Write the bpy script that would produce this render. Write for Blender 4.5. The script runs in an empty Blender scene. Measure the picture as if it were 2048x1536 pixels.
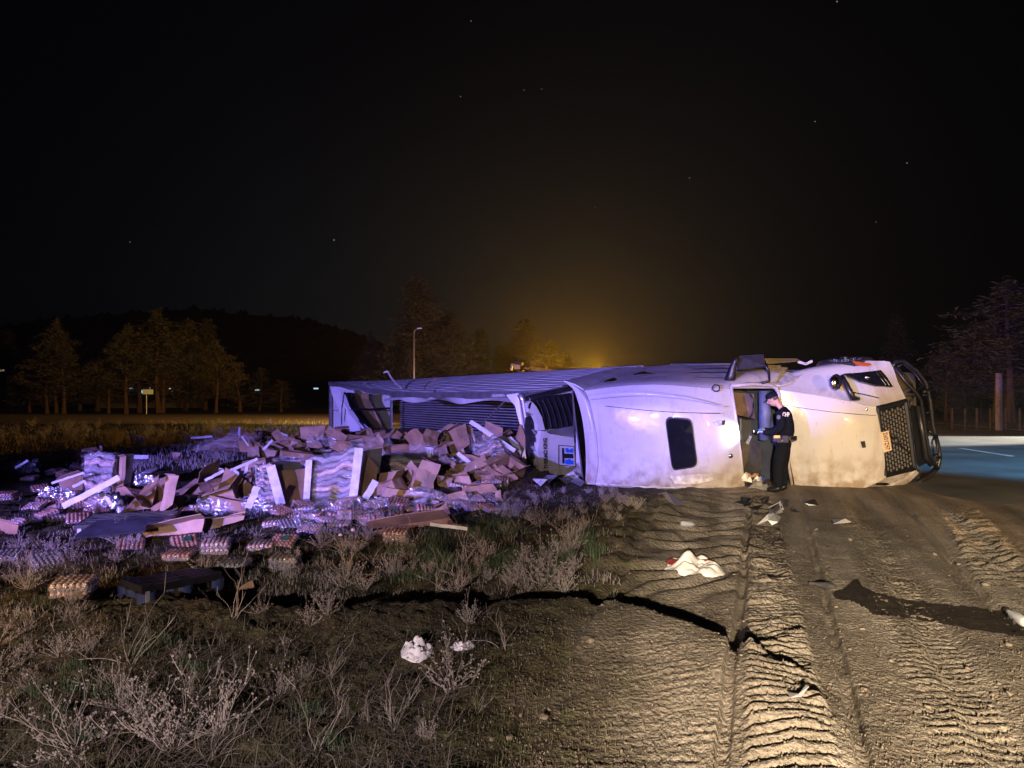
import bpy, math, random
import numpy as np
from mathutils import Vector, Matrix
from mathutils import noise as mnoise
R = math.radians
rnd = random.Random(7)
SC = bpy.context.scene
COL = SC.collection
# ---------------------------------------------------------------- camera
H = 1.72          # camera height
F = 1400.0        # focal length in pixels of a 2048 px wide frame
CX, HY = 1024.0, 795.0
cam_d = bpy.data.cameras.new('camera')
cam = bpy.data.objects.new('camera', cam_d)
COL.objects.link(cam)
cam.location = (0, 0, H)
cam.rotation_euler = (R(90), 0, 0)
cam_d.sensor_width = 36.0
cam_d.lens = 36.0 * F / 2048.0
cam_d.shift_y = (HY - 768.0) / 2048.0
cam_d.clip_start = 0.05
cam_d.clip_end = 3000
SC.camera = cam
# ---------------------------------------------------------------- view, world
SC.view_settings.view_transform = 'Standard'
SC.view_settings.look = 'None'
SC.view_settings.exposure = 0.0
SC.view_settings.gamma = 1.0
SC.view_settings.use_curve_mapping = False
SC.cycles.max_bounces = 5
SC.cycles.diffuse_bounces = 2
SC.cycles.glossy_bounces = 2
SC.cycles.transparent_max_bounces = 10
SC.cycles.volume_bounces = 0
SC.cycles.sample_clamp_indirect = 2.0
SC.cycles.sample_clamp_direct = 0.0
SC.cycles.use_denoising = True

def dirv(px, py):
    return Vector(((px - CX) / F, 1.0, (HY - py) / F)).normalized()

world = bpy.data.worlds.new('World')
SC.world = world
world.use_nodes = True
def build_world():
    nt = world.node_tree
    for n in list(nt.nodes): nt.nodes.remove(n)
    N = nt.nodes.new; L = nt.links.new
    out = N('ShaderNodeOutputWorld'); bg = N('ShaderNodeBackground')
    tc = N('ShaderNodeTexCoord')
    # base: near black night sky with town glow low in the sky
    sep = N('ShaderNodeSeparateXYZ'); L(tc.outputs['Generated'], sep.inputs[0])
    def glow(d, p, col, k):
        dp = N('ShaderNodeVectorMath'); dp.operation = 'DOT_PRODUCT'
        L(tc.outputs['Generated'], dp.inputs[0]); dp.inputs[1].default_value = d
        mx = N('ShaderNodeMath'); mx.operation = 'MAXIMUM'; L(dp.outputs['Value'], mx.inputs[0]); mx.inputs[1].default_value = 0
        pw = N('ShaderNodeMath'); pw.operation = 'POWER'; L(mx.outputs[0], pw.inputs[0]); pw.inputs[1].default_value = p
        sc = N('ShaderNodeVectorMath'); sc.operation = 'SCALE'; sc.inputs[0].default_value = [c * k for c in col]
        L(pw.outputs[0], sc.inputs['Scale'])
        return sc.outputs[0]
    terms = [glow(dirv(1150, 700), 26, (1.0, 0.93, 0.8), 0.0072),
             glow(dirv(1180, 760), 60, (1.0, 0.85, 0.6), 0.006),
             glow(dirv(640, 700), 30, (0.55, 0.8, 1.0), 0.0040),
             glow(dirv(1400, 420), 14, (0.9, 0.9, 1.0), 0.0014)]
    acc = None
    for t in terms:
        if acc is None: acc = t
        else:
            a = N('ShaderNodeVectorMath'); a.operation = 'ADD'; L(acc, a.inputs[0]); L(t, a.inputs[1]); acc = a.outputs[0]
    a = N('ShaderNodeVectorMath'); a.operation = 'ADD'; L(acc, a.inputs[0]); a.inputs[1].default_value = (0.0006, 0.0007, 0.0009); acc = a.outputs[0]
    # a handful of stars
    for px, py, k in [(668, 480, 1.6), (921, 193, .9), (942, 42, .6), (1190, 415, .9), (1379, 356, .6), (1674, 3, 1.0), (1630, 243, .6),
                      (1814, 326, .7), (1048, 180, .4), (1083, 178, .4), (260, 484, .4), (1752, 444, .25)]:
        dp = N('ShaderNodeVectorMath'); dp.operation = 'DISTANCE'
        L(tc.outputs['Generated'], dp.inputs[0]); dp.inputs[1].default_value = dirv(px, py)
        lt = N('ShaderNodeMath'); lt.operation = 'LESS_THAN'; L(dp.outputs['Value'], lt.inputs[0]); lt.inputs[1].default_value = 0.00075
        sc = N('ShaderNodeVectorMath'); sc.operation = 'SCALE'; sc.inputs[0].default_value = (k * .22, k * .22, k * .21)
        L(lt.outputs[0], sc.inputs['Scale'])
        a = N('ShaderNodeVectorMath'); a.operation = 'ADD'; L(acc, a.inputs[0]); L(sc.outputs[0], a.inputs[1]); acc = a.outputs[0]
    L(acc, bg.inputs['Color']); bg.inputs['Strength'].default_value = 1.0
    L(bg.outputs[0], out.inputs['Surface'])
build_world()

# ---------------------------------------------------------------- the lamps at the scene (emergency vehicles round the wreck, plus added fill spots)
def lamp(name, kind, loc, col, watts, target=None, size=0.1, cone=60, blend=0.5):
    d = bpy.data.lights.new(name, kind)
    d.color = col; d.energy = watts
    d.shadow_soft_size = size
    if kind == 'SPOT':
        d.spot_size = R(cone); d.spot_blend = blend
    o = bpy.data.objects.new(name, d); COL.objects.link(o)
    o.location = loc
    if target is not None:
        o.rotation_euler = (Vector(target) - Vector(loc)).to_track_quat('-Z', 'Y').to_euler()
    return o
# blue-violet police beacons behind and left of the camera
lamp('blue_beacon', 'SPOT', (-11, -9, 2.9), (0.22, 0.18, 1.0), 70000, (-3.05, 17.00, 15.58), .09, 70.5, .10)
# warm white scene light on a mast just behind the camera: shadows fall away from us
lamp('scene_and_fill_light', 'SPOT', (-1.4, -5.2, 2.35), (1.0, 0.81, 0.59), 24500, (3.3, 3.2, 0.0), .07, 45, 1.0)
lamp('scene_and_fill_light', 'SPOT', (-2.4, -5.0, 2.2), (1.0, 0.80, 0.84), 4300, (-1.9, 2.5, 0.0), .07, 50, 1.0)  # second weak spot, added to brighten the weeds at lower left
# amber light bar right of the camera: lights the nose of the tractor
lamp('amber_beacon', 'SPOT', (9.5, -4.5, 2.3), (1.0, 0.50, 0.11), 7000, (6.7, 13, 1.2), .12, 28, .8)
lamp('amber_beacon', 'SPOT', (-9, -1.5, 1.3), (1.0, 0.50, 0.09), 2600, (-2.5, 13, 1.0), .08, 60, .7)
# recovery lights behind the trailer, hidden by it
lamp('recovery_beacon', 'POINT', (4.85, 41, 3.25), (1.0, 0.45, 0.02), 5000, None, .25)
lamp('recovery_beacon', 'POINT', (1.9, 38, 3.0), (1.0, 0.45, 0.02), 5000, None, .15)
lamp('conifer_fill', 'SPOT', (3, 42, 3.2), (1.0, 0.50, 0.10), 20000, (-12, 88, 9), .3, 70, .8)  # unseen amber spot added to brighten the conifers
# light on the highway to the right
lamp('road_beam', 'SPOT', (33, 30, 3.2), (1.0, 0.95, 0.8), 90000, (17.5, 27.5, 0.0), .2, 22, .6)
lamp('cyan_beam', 'SPOT', (17.5, 1, 4.0), (0.16, 0.50, 0.95), 80000, (14.0, 17.0, 0.0), .12, 37, .6)
lamp('violet_beam', 'SPOT', (16, 8, 2.2), (0.34, 0.22, 1.0), 7000, (34, 44, 2.0), .2, 60, .8)
# extra hidden amber spot, added to light the pines across the road
lamp('amber_pine_fill', 'SPOT', (-4, 40, 2.2), (1.0, 0.50, 0.14), 34000, (-44, 74, 5.0), .3, 60, .9)
lamp('verge_lamp', 'SPOT', (-2, 38, 2.5), (1.0, 0.72, 0.40), 3500, (-16, 40, 0.0), .3, 110, .9)

# ---------------------------------------------------------------- small tools
def P(px, py, D):
    return Vector(((px - CX) / F * D, D, H + (HY - py) / F * D))

def link(o, parent=None):
    COL.objects.link(o)
    if parent is not None: o.parent = parent
    return o

def tag(o, label=None, cat=None, group=None, kind=None):
    if label: o['label'] = label
    if cat: o['category'] = cat
    if group: o['group'] = group
    if kind: o['kind'] = kind
    return o

def empty(name, loc, label, cat, group=None):
    o = bpy.data.objects.new(name, None); o.empty_display_size = .1
    link(o); o.location = loc
    return tag(o, label, cat, group)

def mesh_np(name, v, f, mat=None, smooth=False):
    me = bpy.data.meshes.new(name)
    v = np.asarray(v, np.float32); f = np.asarray(f, np.int32)
    me.vertices.add(len(v)); me.vertices.foreach_set('co', v.ravel())
    k = f.shape[1]
    me.loops.add(f.size); me.loops.foreach_set('vertex_index', f.ravel())
    me.polygons.add(len(f)); me.polygons.foreach_set('loop_start', np.arange(0, f.size, k, dtype=np.int32))
    if smooth: me.polygons.foreach_set('use_smooth', np.ones(len(f), bool))
    me.update(calc_edges=True)
    if mat: me.materials.append(mat)
    return me

def obj_np(name, v, f, mat, parent=None, smooth=False):
    return link(bpy.data.objects.new(name, mesh_np(name, v, f, mat, smooth)), parent)

def wp(o, parent):
    """keep a world-space mesh in place under an Empty that is not at the origin"""
    o.parent = parent
    o.matrix_parent_inverse = Matrix.Translation(parent.location).inverted()
    return o

class MB:
    """collects simple solids as one mesh"""
    def __init__(s): s.v = []; s.f = []
    def add(s, vs, fs):
        b = len(s.v); s.v += [tuple(p) for p in vs]; s.f += [tuple(i + b for i in q) for q in fs]; return s
    def box(s, c, size, rot=None, taper=1.0):
        c = Vector(c); x, y, z = [k / 2 for k in size]
        pts = []
        for k, (i, j) in [(-1, (-1, -1)), (-1, (1, -1)), (-1, (1, 1)), (-1, (-1, 1)), (1, (-1, -1)), (1, (1, -1)), (1, (1, 1)), (1, (-1, 1))]:
            t = taper if k > 0 else 1
            p = Vector((i * x * t, j * y * t, k * z))
            if rot is not None: p = rot @ p
            pts.append(c + p)
        return s.add(pts, [(3, 2, 1, 0), (4, 5, 6, 7), (0, 1, 5, 4), (1, 2, 6, 5), (2, 3, 7, 6), (3, 0, 4, 7)])
    def tube(s, pts, rad, n=6, cap=True):
        pts = [Vector(p) for p in pts]
        if not hasattr(rad, '__len__'): rad = [rad] * len(pts)
        rings = []; up = None
        for i, p in enumerate(pts):
            t = (pts[min(i + 1, len(pts) - 1)] - pts[max(i - 1, 0)])
            if t.length < 1e-9: t = Vector((0, 0, 1))
            t.normalize()
            if up is None: up = Vector((0, 0, 1)) if abs(t.z) < .9 else Vector((1, 0, 0))
            a = t.cross(up)
            if a.length < 1e-4: a = t.cross(Vector((1, .3, .2)))
            a.normalize(); b = a.cross(t).normalized(); up = b
            rings.append([p + (a * math.cos(2 * math.pi * k / n) + b * math.sin(2 * math.pi * k / n)) * rad[i] for k in range(n)])
        vs = [q for r_ in rings for q in r_]; fs = []
        for i in range(len(pts) - 1):
            for k in range(n):
                fs.append((i * n + k, i * n + (k + 1) % n, (i + 1) * n + (k + 1) % n, (i + 1) * n + k))
        if cap:
            fs.append(tuple(range(n))[::-1]); fs.append(tuple((len(pts) - 1) * n + k for k in range(n)))
        return s.add(vs, fs)
    def prism(s, poly, off):
        """polygon pushed along the vector off"""
        n = len(poly); off = Vector(off)
        a = [Vector(p) for p in poly]; b = [p + off for p in a]
        fs = [tuple(range(n)), tuple(range(n, 2 * n))[::-1]]
        for k in range(n): fs.append((k, k + n, (k + 1) % n + n, (k + 1) % n))
        return s.add(a + b, fs)
    def plate(s, poly, th):
        """polygon with thickness, pushed away from the camera side"""
        a = [Vector(p) for p in poly]
        nrm = Vector((0, 0, 0))
        for i in range(len(a)): nrm += (a[i] - a[0]).cross(a[(i + 1) % len(a)] - a[0])
        nrm.normalize()
        c = sum(a, Vector()) / len(a)
        if nrm.dot(Vector((0, 0, H)) - c) > 0: nrm = -nrm
        return s.prism(a, nrm * th)
    def grid(s, rows, th=0.0, closed=False, flip=None):
        """rows: list of equal-length point lists; th: thickness away from the camera"""
        nr, nc = len(rows), len(rows[0])
        vs = [Vector(p) for r_ in rows for p in r_]
        fs = []
        cc = nc if closed else nc - 1
        for i in range(nr - 1):
            for j in range(cc):
                fs.append((i * nc + j, i * nc + (j + 1) % nc, (i + 1) * nc + (j + 1) % nc, (i + 1) * nc + j))
        if th:
            nn = [Vector() for _ in vs]
            for q in fs:
                m = (vs[q[2]] - vs[q[0]]).cross(vs[q[3]] - vs[q[1]])
                for k in q: nn[k] += m
            mid = sum(vs, Vector()) / len(vs); tot = sum(nn, Vector())
            sg = -1 if tot.dot(Vector((0, 0, H)) - mid) > 0 else 1
            if flip is not None: sg = flip
            n0 = len(vs)
            vs2 = [p + (nn[i].normalized() * th * sg if nn[i].length > 0 else Vector()) for i, p in enumerate(vs)]
            fs2 = [tuple(k + n0 for k in q[::-1]) for q in fs]
            rim = []
            if not closed:
                ring = [j for j in range(nc)] + [i * nc + nc - 1 for i in range(1, nr)] + [(nr - 1) * nc + j for j in range(nc - 2, -1, -1)] + [i * nc for i in range(nr - 2, 0, -1)]
                for k in range(len(ring)):
                    a, b = ring[k], ring[(k + 1) % len(ring)]
                    rim.append((b, a, a + n0, b + n0))
            vs = vs + vs2; fs = fs + fs2 + rim
        return s.add(vs, fs)
    def ball(s, c, r, n=8, m=5, rot=None):
        c = Vector(c)
        if not hasattr(r, '__len__'): r = (r, r, r)
        vs = []; fs = []
        def q(p):
            p = Vector((p[0] * r[0], p[1] * r[1], p[2] * r[2]))
            return c + (rot @ p if rot is not None else p)
        vs.append(q((0, 0, -1)))
        for i in range(1, m):
            a = -math.pi / 2 + math.pi * i / m
            for k in range(n):
                vs.append(q((math.cos(a) * math.cos(2 * math.pi * k / n), math.cos(a) * math.sin(2 * math.pi * k / n), math.sin(a))))
        vs.append(q((0, 0, 1))); top = len(vs) - 1
        for k in range(n): fs.append((0, 1 + (k + 1) % n, 1 + k))
        for i in range(m - 2):
            for k in range(n):
                a = 1 + i * n; fs.append((a + k, a + (k + 1) % n, a + n + (k + 1) % n, a + n + k))
        a = 1 + (m - 2) * n
        for k in range(n): fs.append((a + k, a + (k + 1) % n, top))
        return s.add(vs, fs)
    def mesh(s, name, mat=None, smooth=False):
        me = bpy.data.meshes.new(name); me.from_pydata(s.v, [], s.f)
        if smooth: me.polygons.foreach_set('use_smooth', [True] * len(me.polygons))
        if mat: me.materials.append(mat)
        me.update(); return me
    def build(s, name, mat=None, parent=None, smooth=False, autos=None, world=True):
        o = bpy.data.objects.new(name, s.mesh(name, mat, smooth or autos is not None)); link(o)
        if autos is not None:
            o.data.set_sharp_from_angle(angle=R(autos))
        if parent is not None:
            if world: wp(o, parent)
            else: o.parent = parent
        return o

# ---------------------------------------------------------------- materials
def mat(name, col, rough=.7, metal=0, spec=.5, var=0.0, scale=6, bump=0, bscale=40, alpha=1.0, col2=None, emit=None, estr=0, coat=0, trans=0, bdist=.01, ramp=(.35, .65), detail=6):
    m = bpy.data.materials.new(name); m.use_nodes = True
    nt = m.node_tree; b = nt.nodes['Principled BSDF']; N = nt.nodes.new; L = nt.links.new
    b.inputs['Roughness'].default_value = rough; b.inputs['Metallic'].default_value = metal
    b.inputs['Specular IOR Level'].default_value = spec; b.inputs['Alpha'].default_value = alpha
    b.inputs['Coat Weight'].default_value = coat; b.inputs['Coat Roughness'].default_value = .06
    b.inputs['Transmission Weight'].default_value = trans
    b.inputs['Base Color'].default_value = (*col, 1)
    if emit: b.inputs['Emission Color'].default_value = (*emit, 1); b.inputs['Emission Strength'].default_value = estr
    tc = N('ShaderNodeTexCoord')
    if var or col2:
        nz = N('ShaderNodeTexNoise'); nz.inputs['Scale'].default_value = scale; nz.inputs['Detail'].default_value = detail
        L(tc.outputs['Object'], nz.inputs['Vector'])
        cr = N('ShaderNodeValToRGB'); L(nz.outputs['Fac'], cr.inputs[0])
        c2 = col2 or tuple(c * (1 - var) for c in col)
        cr.color_ramp.elements[0].position = ramp[0]; cr.color_ramp.elements[1].position = ramp[1]
        cr.color_ramp.elements[0].color = (*c2, 1); cr.color_ramp.elements[1].color = (*col, 1)
        L(cr.outputs[0], b.inputs['Base Color'])
    if bump:
        nb = N('ShaderNodeTexNoise'); nb.inputs['Scale'].default_value = bscale; nb.inputs['Detail'].default_value = 5
        L(tc.outputs['Object'], nb.inputs['Vector'])
        bp = N('ShaderNodeBump'); bp.inputs['Strength'].default_value = bump; bp.inputs['Distance'].default_value = bdist
        L(nb.outputs['Fac'], bp.inputs['Height']); L(bp.outputs[0], b.inputs['Normal'])
    return m
M = {}
def paint():
    """road-dirty white paint: dust film, brown vertical streaks (painted reflections and shade), scuffs, shallow dents"""
    m = bpy.data.materials.new('white_paint'); m.use_nodes = True
    nt = m.node_tree; b = nt.nodes['Principled BSDF']; N = nt.nodes.new; L = nt.links.new
    tc = N('ShaderNodeTexCoord')
    def nz(scale, det, sc=(1, 1, 1), dist=0):
        mp = N('ShaderNodeMapping'); mp.inputs['Scale'].default_value = sc; L(tc.outputs['Object'], mp.inputs[0])
        n = N('ShaderNodeTexNoise'); n.inputs['Scale'].default_value = scale; n.inputs['Detail'].default_value = det; n.inputs['Distortion'].default_value = dist
        L(mp.outputs[0], n.inputs['Vector']); return n.outputs['Fac']
    def rng(f, a, c, lo, hi):
        r_ = N('ShaderNodeMapRange'); L(f, r_.inputs[0]); r_.inputs['From Min'].default_value = a; r_.inputs['From Max'].default_value = c
        r_.inputs['To Min'].default_value = lo; r_.inputs['To Max'].default_value = hi; return r_.outputs[0]
    def mix(f, a, c):
        n = N('ShaderNodeMix'); n.data_type = 'RGBA'; L(f, n.inputs[0])
        if isinstance(a, tuple): n.inputs[6].default_value = (*a, 1)
        else: L(a, n.inputs[6])
        n.inputs[7].default_value = (*c, 1); return n.outputs[2]
    c = mix(rng(nz(1.3, 6), .45, .75, 0, .3), (.50, .49, .47), (.35, .31, .26))
    c = mix(rng(nz(1.5, 6, (1.3, 1.3, .22), 1.0), .57, .74, 0, .6), c, (.30, .21, .12))  # brown streaks: amber reflections and shade painted into the colour
    c = mix(rng(nz(26, 5, (1, 1, .15)), .64, .72, 0, .5), c, (.22, .19, .16))
    sp = N('ShaderNodeSeparateXYZ'); L(tc.outputs['Object'], sp.inputs[0])
    lowm = N('ShaderNodeMath'); lowm.operation = 'MULTIPLY'; L(rng(sp.outputs[2], .75, .05, 0, 1.0), lowm.inputs[0]); L(rng(nz(5, 6), .38, .62, 0, .9), lowm.inputs[1])
    c = mix(lowm.outputs[0], c, (.24, .18, .12))
    L(c, b.inputs['Base Color'])
    L(rng(nz(3, 5), .35, .65, .24, .46), b.inputs['Roughness'])
    b.inputs['Coat Weight'].default_value = .25; b.inputs['Coat Roughness'].default_value = .08
    bp = N('ShaderNodeBump'); bp.inputs['Strength'].default_value = .35; bp.inputs['Distance'].default_value = .05
    L(nz(1.7, 3), bp.inputs['Height']); L(bp.outputs[0], b.inputs['Normal'])
    return m
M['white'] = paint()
M['white_dirty'] = mat('scraped_white', (.7, .68, .62), .5, var=.5, scale=9, bump=.3, bscale=25)
M['trail'] = mat('trailer_skin', (.62, .62, .63), .42, metal=.0, var=.25, scale=1.2, bump=.1, bscale=4)
M['alu'] = mat('aluminium', (.55, .55, .57), .38, metal=.8, var=.3, scale=3, bump=.1, bscale=12)
M['dark'] = mat('dark_steel', (.035, .035, .04), .42, metal=.4, var=.4, scale=8, bump=.1, bscale=20)
M['black'] = mat('black_plastic', (.016, .016, .019), .38, var=.4, scale=6, bump=.1, bscale=30)
M['rubber'] = mat('tyre_rubber', (.03, .029, .027), .8, var=.3, scale=9, bump=.3, bscale=30)
M['chrome'] = mat('chrome', (.75, .75, .76), .14, metal=1.0, var=.15, scale=5)
M['glass'] = mat('dark_glass', (.008, .009, .012), .04, spec=.6, coat=.5, var=.3, scale=2)
M['liner'] = mat('inner_liner', (.66, .66, .68), .5, var=.18, scale=2, bump=.15, bscale=5)
M['foam'] = mat('torn_foam', (.62, .52, .28), .85, var=.35, scale=7, bump=.6, bscale=22)
M['tan'] = mat('plywood', (.42, .30, .15), .8, var=.3, scale=4, bump=.2, bscale=12)
M['card'] = mat('corrugated_cardboard', (.33, .20, .11), .85, var=.4, scale=3.2, bump=.12, bscale=16)
M['card2'] = mat('pale_cardboard', (.42, .275, .17), .85, var=.35, scale=3.2, bump=.12, bscale=16)
M['post'] = mat('white_edge_board', (.52, .51, .50), .6, var=.3, scale=8, bump=.12, bscale=20)
M['pulp'] = mat('egg_tray_pulp', (.36, .33, .30), .85, var=.3, scale=30, bump=.3, bscale=90)
M['egg'] = mat('egg_shell', (.62, .34, .22), .38, col2=(.42, .19, .10), scale=22)
M['eggw'] = mat('pale_egg_shell', (.74, .58, .48), .38, col2=(.55, .34, .24), scale=22)
M['green'] = mat('green_print', (.03, .16, .09), .5, var=.3, scale=30)
M['paper'] = mat('white_paper', (.78, .77, .74), .7, var=.12, scale=12, bump=.3, bscale=18)
M['blood'] = mat('red_stain', (.34, .02, .025), .5, var=.4, scale=20)
M['navy'] = mat('navy_uniform', (.007, .009, .016), .9, spec=.12, var=.35, scale=14, bump=.4, bscale=26)
M['leather'] = mat('black_leather', (.010, .010, .011), .4, spec=.35, var=.3, scale=20)
M['skin'] = mat('skin', (.52, .28, .20), .5, var=.15, scale=20)
M['blue_lit_hand'] = mat('blue_lit_skin', (.12, .25, .5), .35, var=.2, scale=20)  # blue light falling on the hands, put into the colour
M['bluetarp'] = mat('blue_film', (.05, .08, .5), .3, var=.4, scale=4, bump=.5, bscale=8)
M['bark'] = mat('pine_bark', (.085, .052, .034), .9, var=.5, scale=3, bump=.5, bscale=8)
M['needle'] = mat('pine_needles', (.075, .075, .035), .75, var=.5, scale=.8)
M['stem'] = mat('dry_stem', (.36, .31, .26), .85, var=.35, scale=7)
M['grass'] = mat('green_grass', (.07, .105, .045), .7, var=.4, scale=3)
M['litter'] = mat('moss_litter', (.085, .066, .032), .95, col2=(.045, .05, .018), scale=2.4)
M['stone'] = mat('pale_stone', (.22, .175, .125), .9, var=.45, scale=16, bump=.4, bscale=40)
M['wood'] = mat('weathered_wood', (.20, .14, .10), .9, var=.4, scale=5, bump=.3, bscale=14)
M['ink'] = mat('black_ink', (.01, .01, .02), .5)
M['logoblue'] = mat('blue_print', (.015, .12, .55), .45)
M['plate'] = mat('license_plate', (.85, .62, .42), .5, var=.08, scale=20)
M['galv'] = mat('galvanised_pole', (.40, .38, .34), .5, metal=.5, var=.2, scale=6)

def film_mat(name, scale, k, bump, dist, veil=.05):
    """clear plastic film: see-through, with creased glossy reflections"""
    m = bpy.data.materials.new(name); m.use_nodes = True
    nt = m.node_tree; N = nt.nodes.new; L = nt.links.new
    nt.nodes.remove(nt.nodes['Principled BSDF']); out = nt.nodes['Material Output']
    tc = N('ShaderNodeTexCoord'); mp = N('ShaderNodeMapping'); L(tc.outputs['Object'], mp.inputs[0])
    mp.inputs['Scale'].default_value = (1, 1, 2.4)
    nz = N('ShaderNodeTexNoise'); nz.inputs['Scale'].default_value = scale; nz.inputs['Detail'].default_value = 4; nz.inputs['Distortion'].default_value = 2.0
    L(mp.outputs[0], nz.inputs['Vector'])
    bp = N('ShaderNodeBump'); bp.inputs['Strength'].default_value = bump; bp.inputs['Distance'].default_value = dist
    L(nz.outputs['Fac'], bp.inputs['Height'])
    tr = N('ShaderNodeBsdfTransparent'); tr.inputs[0].default_value = (.93, .93, .95, 1)
    gl = N('ShaderNodeBsdfGlossy'); gl.inputs['Roughness'].default_value = .16; gl.inputs[0].default_value = (1, 1, 1, 1); L(bp.outputs[0], gl.inputs['Normal'])
    df = N('ShaderNodeBsdfDiffuse'); df.inputs[0].default_value = (.8, .8, .82, 1); L(bp.outputs[0], df.inputs['Normal'])
    lw = N('ShaderNodeLayerWeight'); lw.inputs['Blend'].default_value = .35; L(bp.outputs[0], lw.inputs['Normal'])
    mr = N('ShaderNodeMapRange'); L(lw.outputs['Facing'], mr.inputs[0]); mr.inputs['To Min'].default_value = k * .5; mr.inputs['To Max'].default_value = min(1, k * 4)
    m1 = N('ShaderNodeMixShader'); L(mr.outputs[0], m1.inputs[0]); L(tr.outputs[0], m1.inputs[1]); L(gl.outputs[0], m1.inputs[2])
    vr = N('ShaderNodeMapRange'); L(nz.outputs['Fac'], vr.inputs[0]); vr.inputs['From Min'].default_value = .45; vr.inputs['From Max'].default_value = .7
    vr.inputs['To Min'].default_value = 0; vr.inputs['To Max'].default_value = veil * 3
    m2 = N('ShaderNodeMixShader'); L(vr.outputs[0], m2.inputs[0]); L(m1.outputs[0], m2.inputs[1]); L(df.outputs[0], m2.inputs[2])
    L(m2.outputs[0], out.inputs['Surface'])
    return m
M['film'] = film_mat('shrink_film', 5, .15, 1.0, .07, .05)
M['filmsmall'] = film_mat('tray_film', 20, .13, 1.0, .016, .03)

# ---------------------------------------------------------------- numpy noise
def vnoise(x, y, seed=0):
    xi = np.floor(x).astype(np.int64); yi = np.floor(y).astype(np.int64)
    fx = x - xi; fy = y - yi
    fx = fx * fx * (3 - 2 * fx); fy = fy * fy * (3 - 2 * fy)
    def h(a, b):
        n = (a * 374761393 + b * 668265263 + seed * 1442695041) & 0xFFFFFFFF
        n = ((n ^ (n >> 13)) * 1274126177) & 0xFFFFFFFF
        n = n ^ (n >> 16)
        return (n & 0xFFFF) / 65535.0
    return (h(xi, yi) * (1 - fx) + h(xi + 1, yi) * fx) * (1 - fy) + (h(xi, yi + 1) * (1 - fx) + h(xi + 1, yi + 1) * fx) * fy
def fbm(x, y, oct=4, seed=0):
    a = 0; amp = .5
    for o in range(oct):
        a = a + amp * vnoise(x * 2 ** o, y * 2 ** o, seed + o * 17); amp *= .5
    return a
def sstep(a, b, x):
    t = np.clip((x - a) / (b - a), 0, 1); return t * t * (3 - 2 * t)
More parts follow.
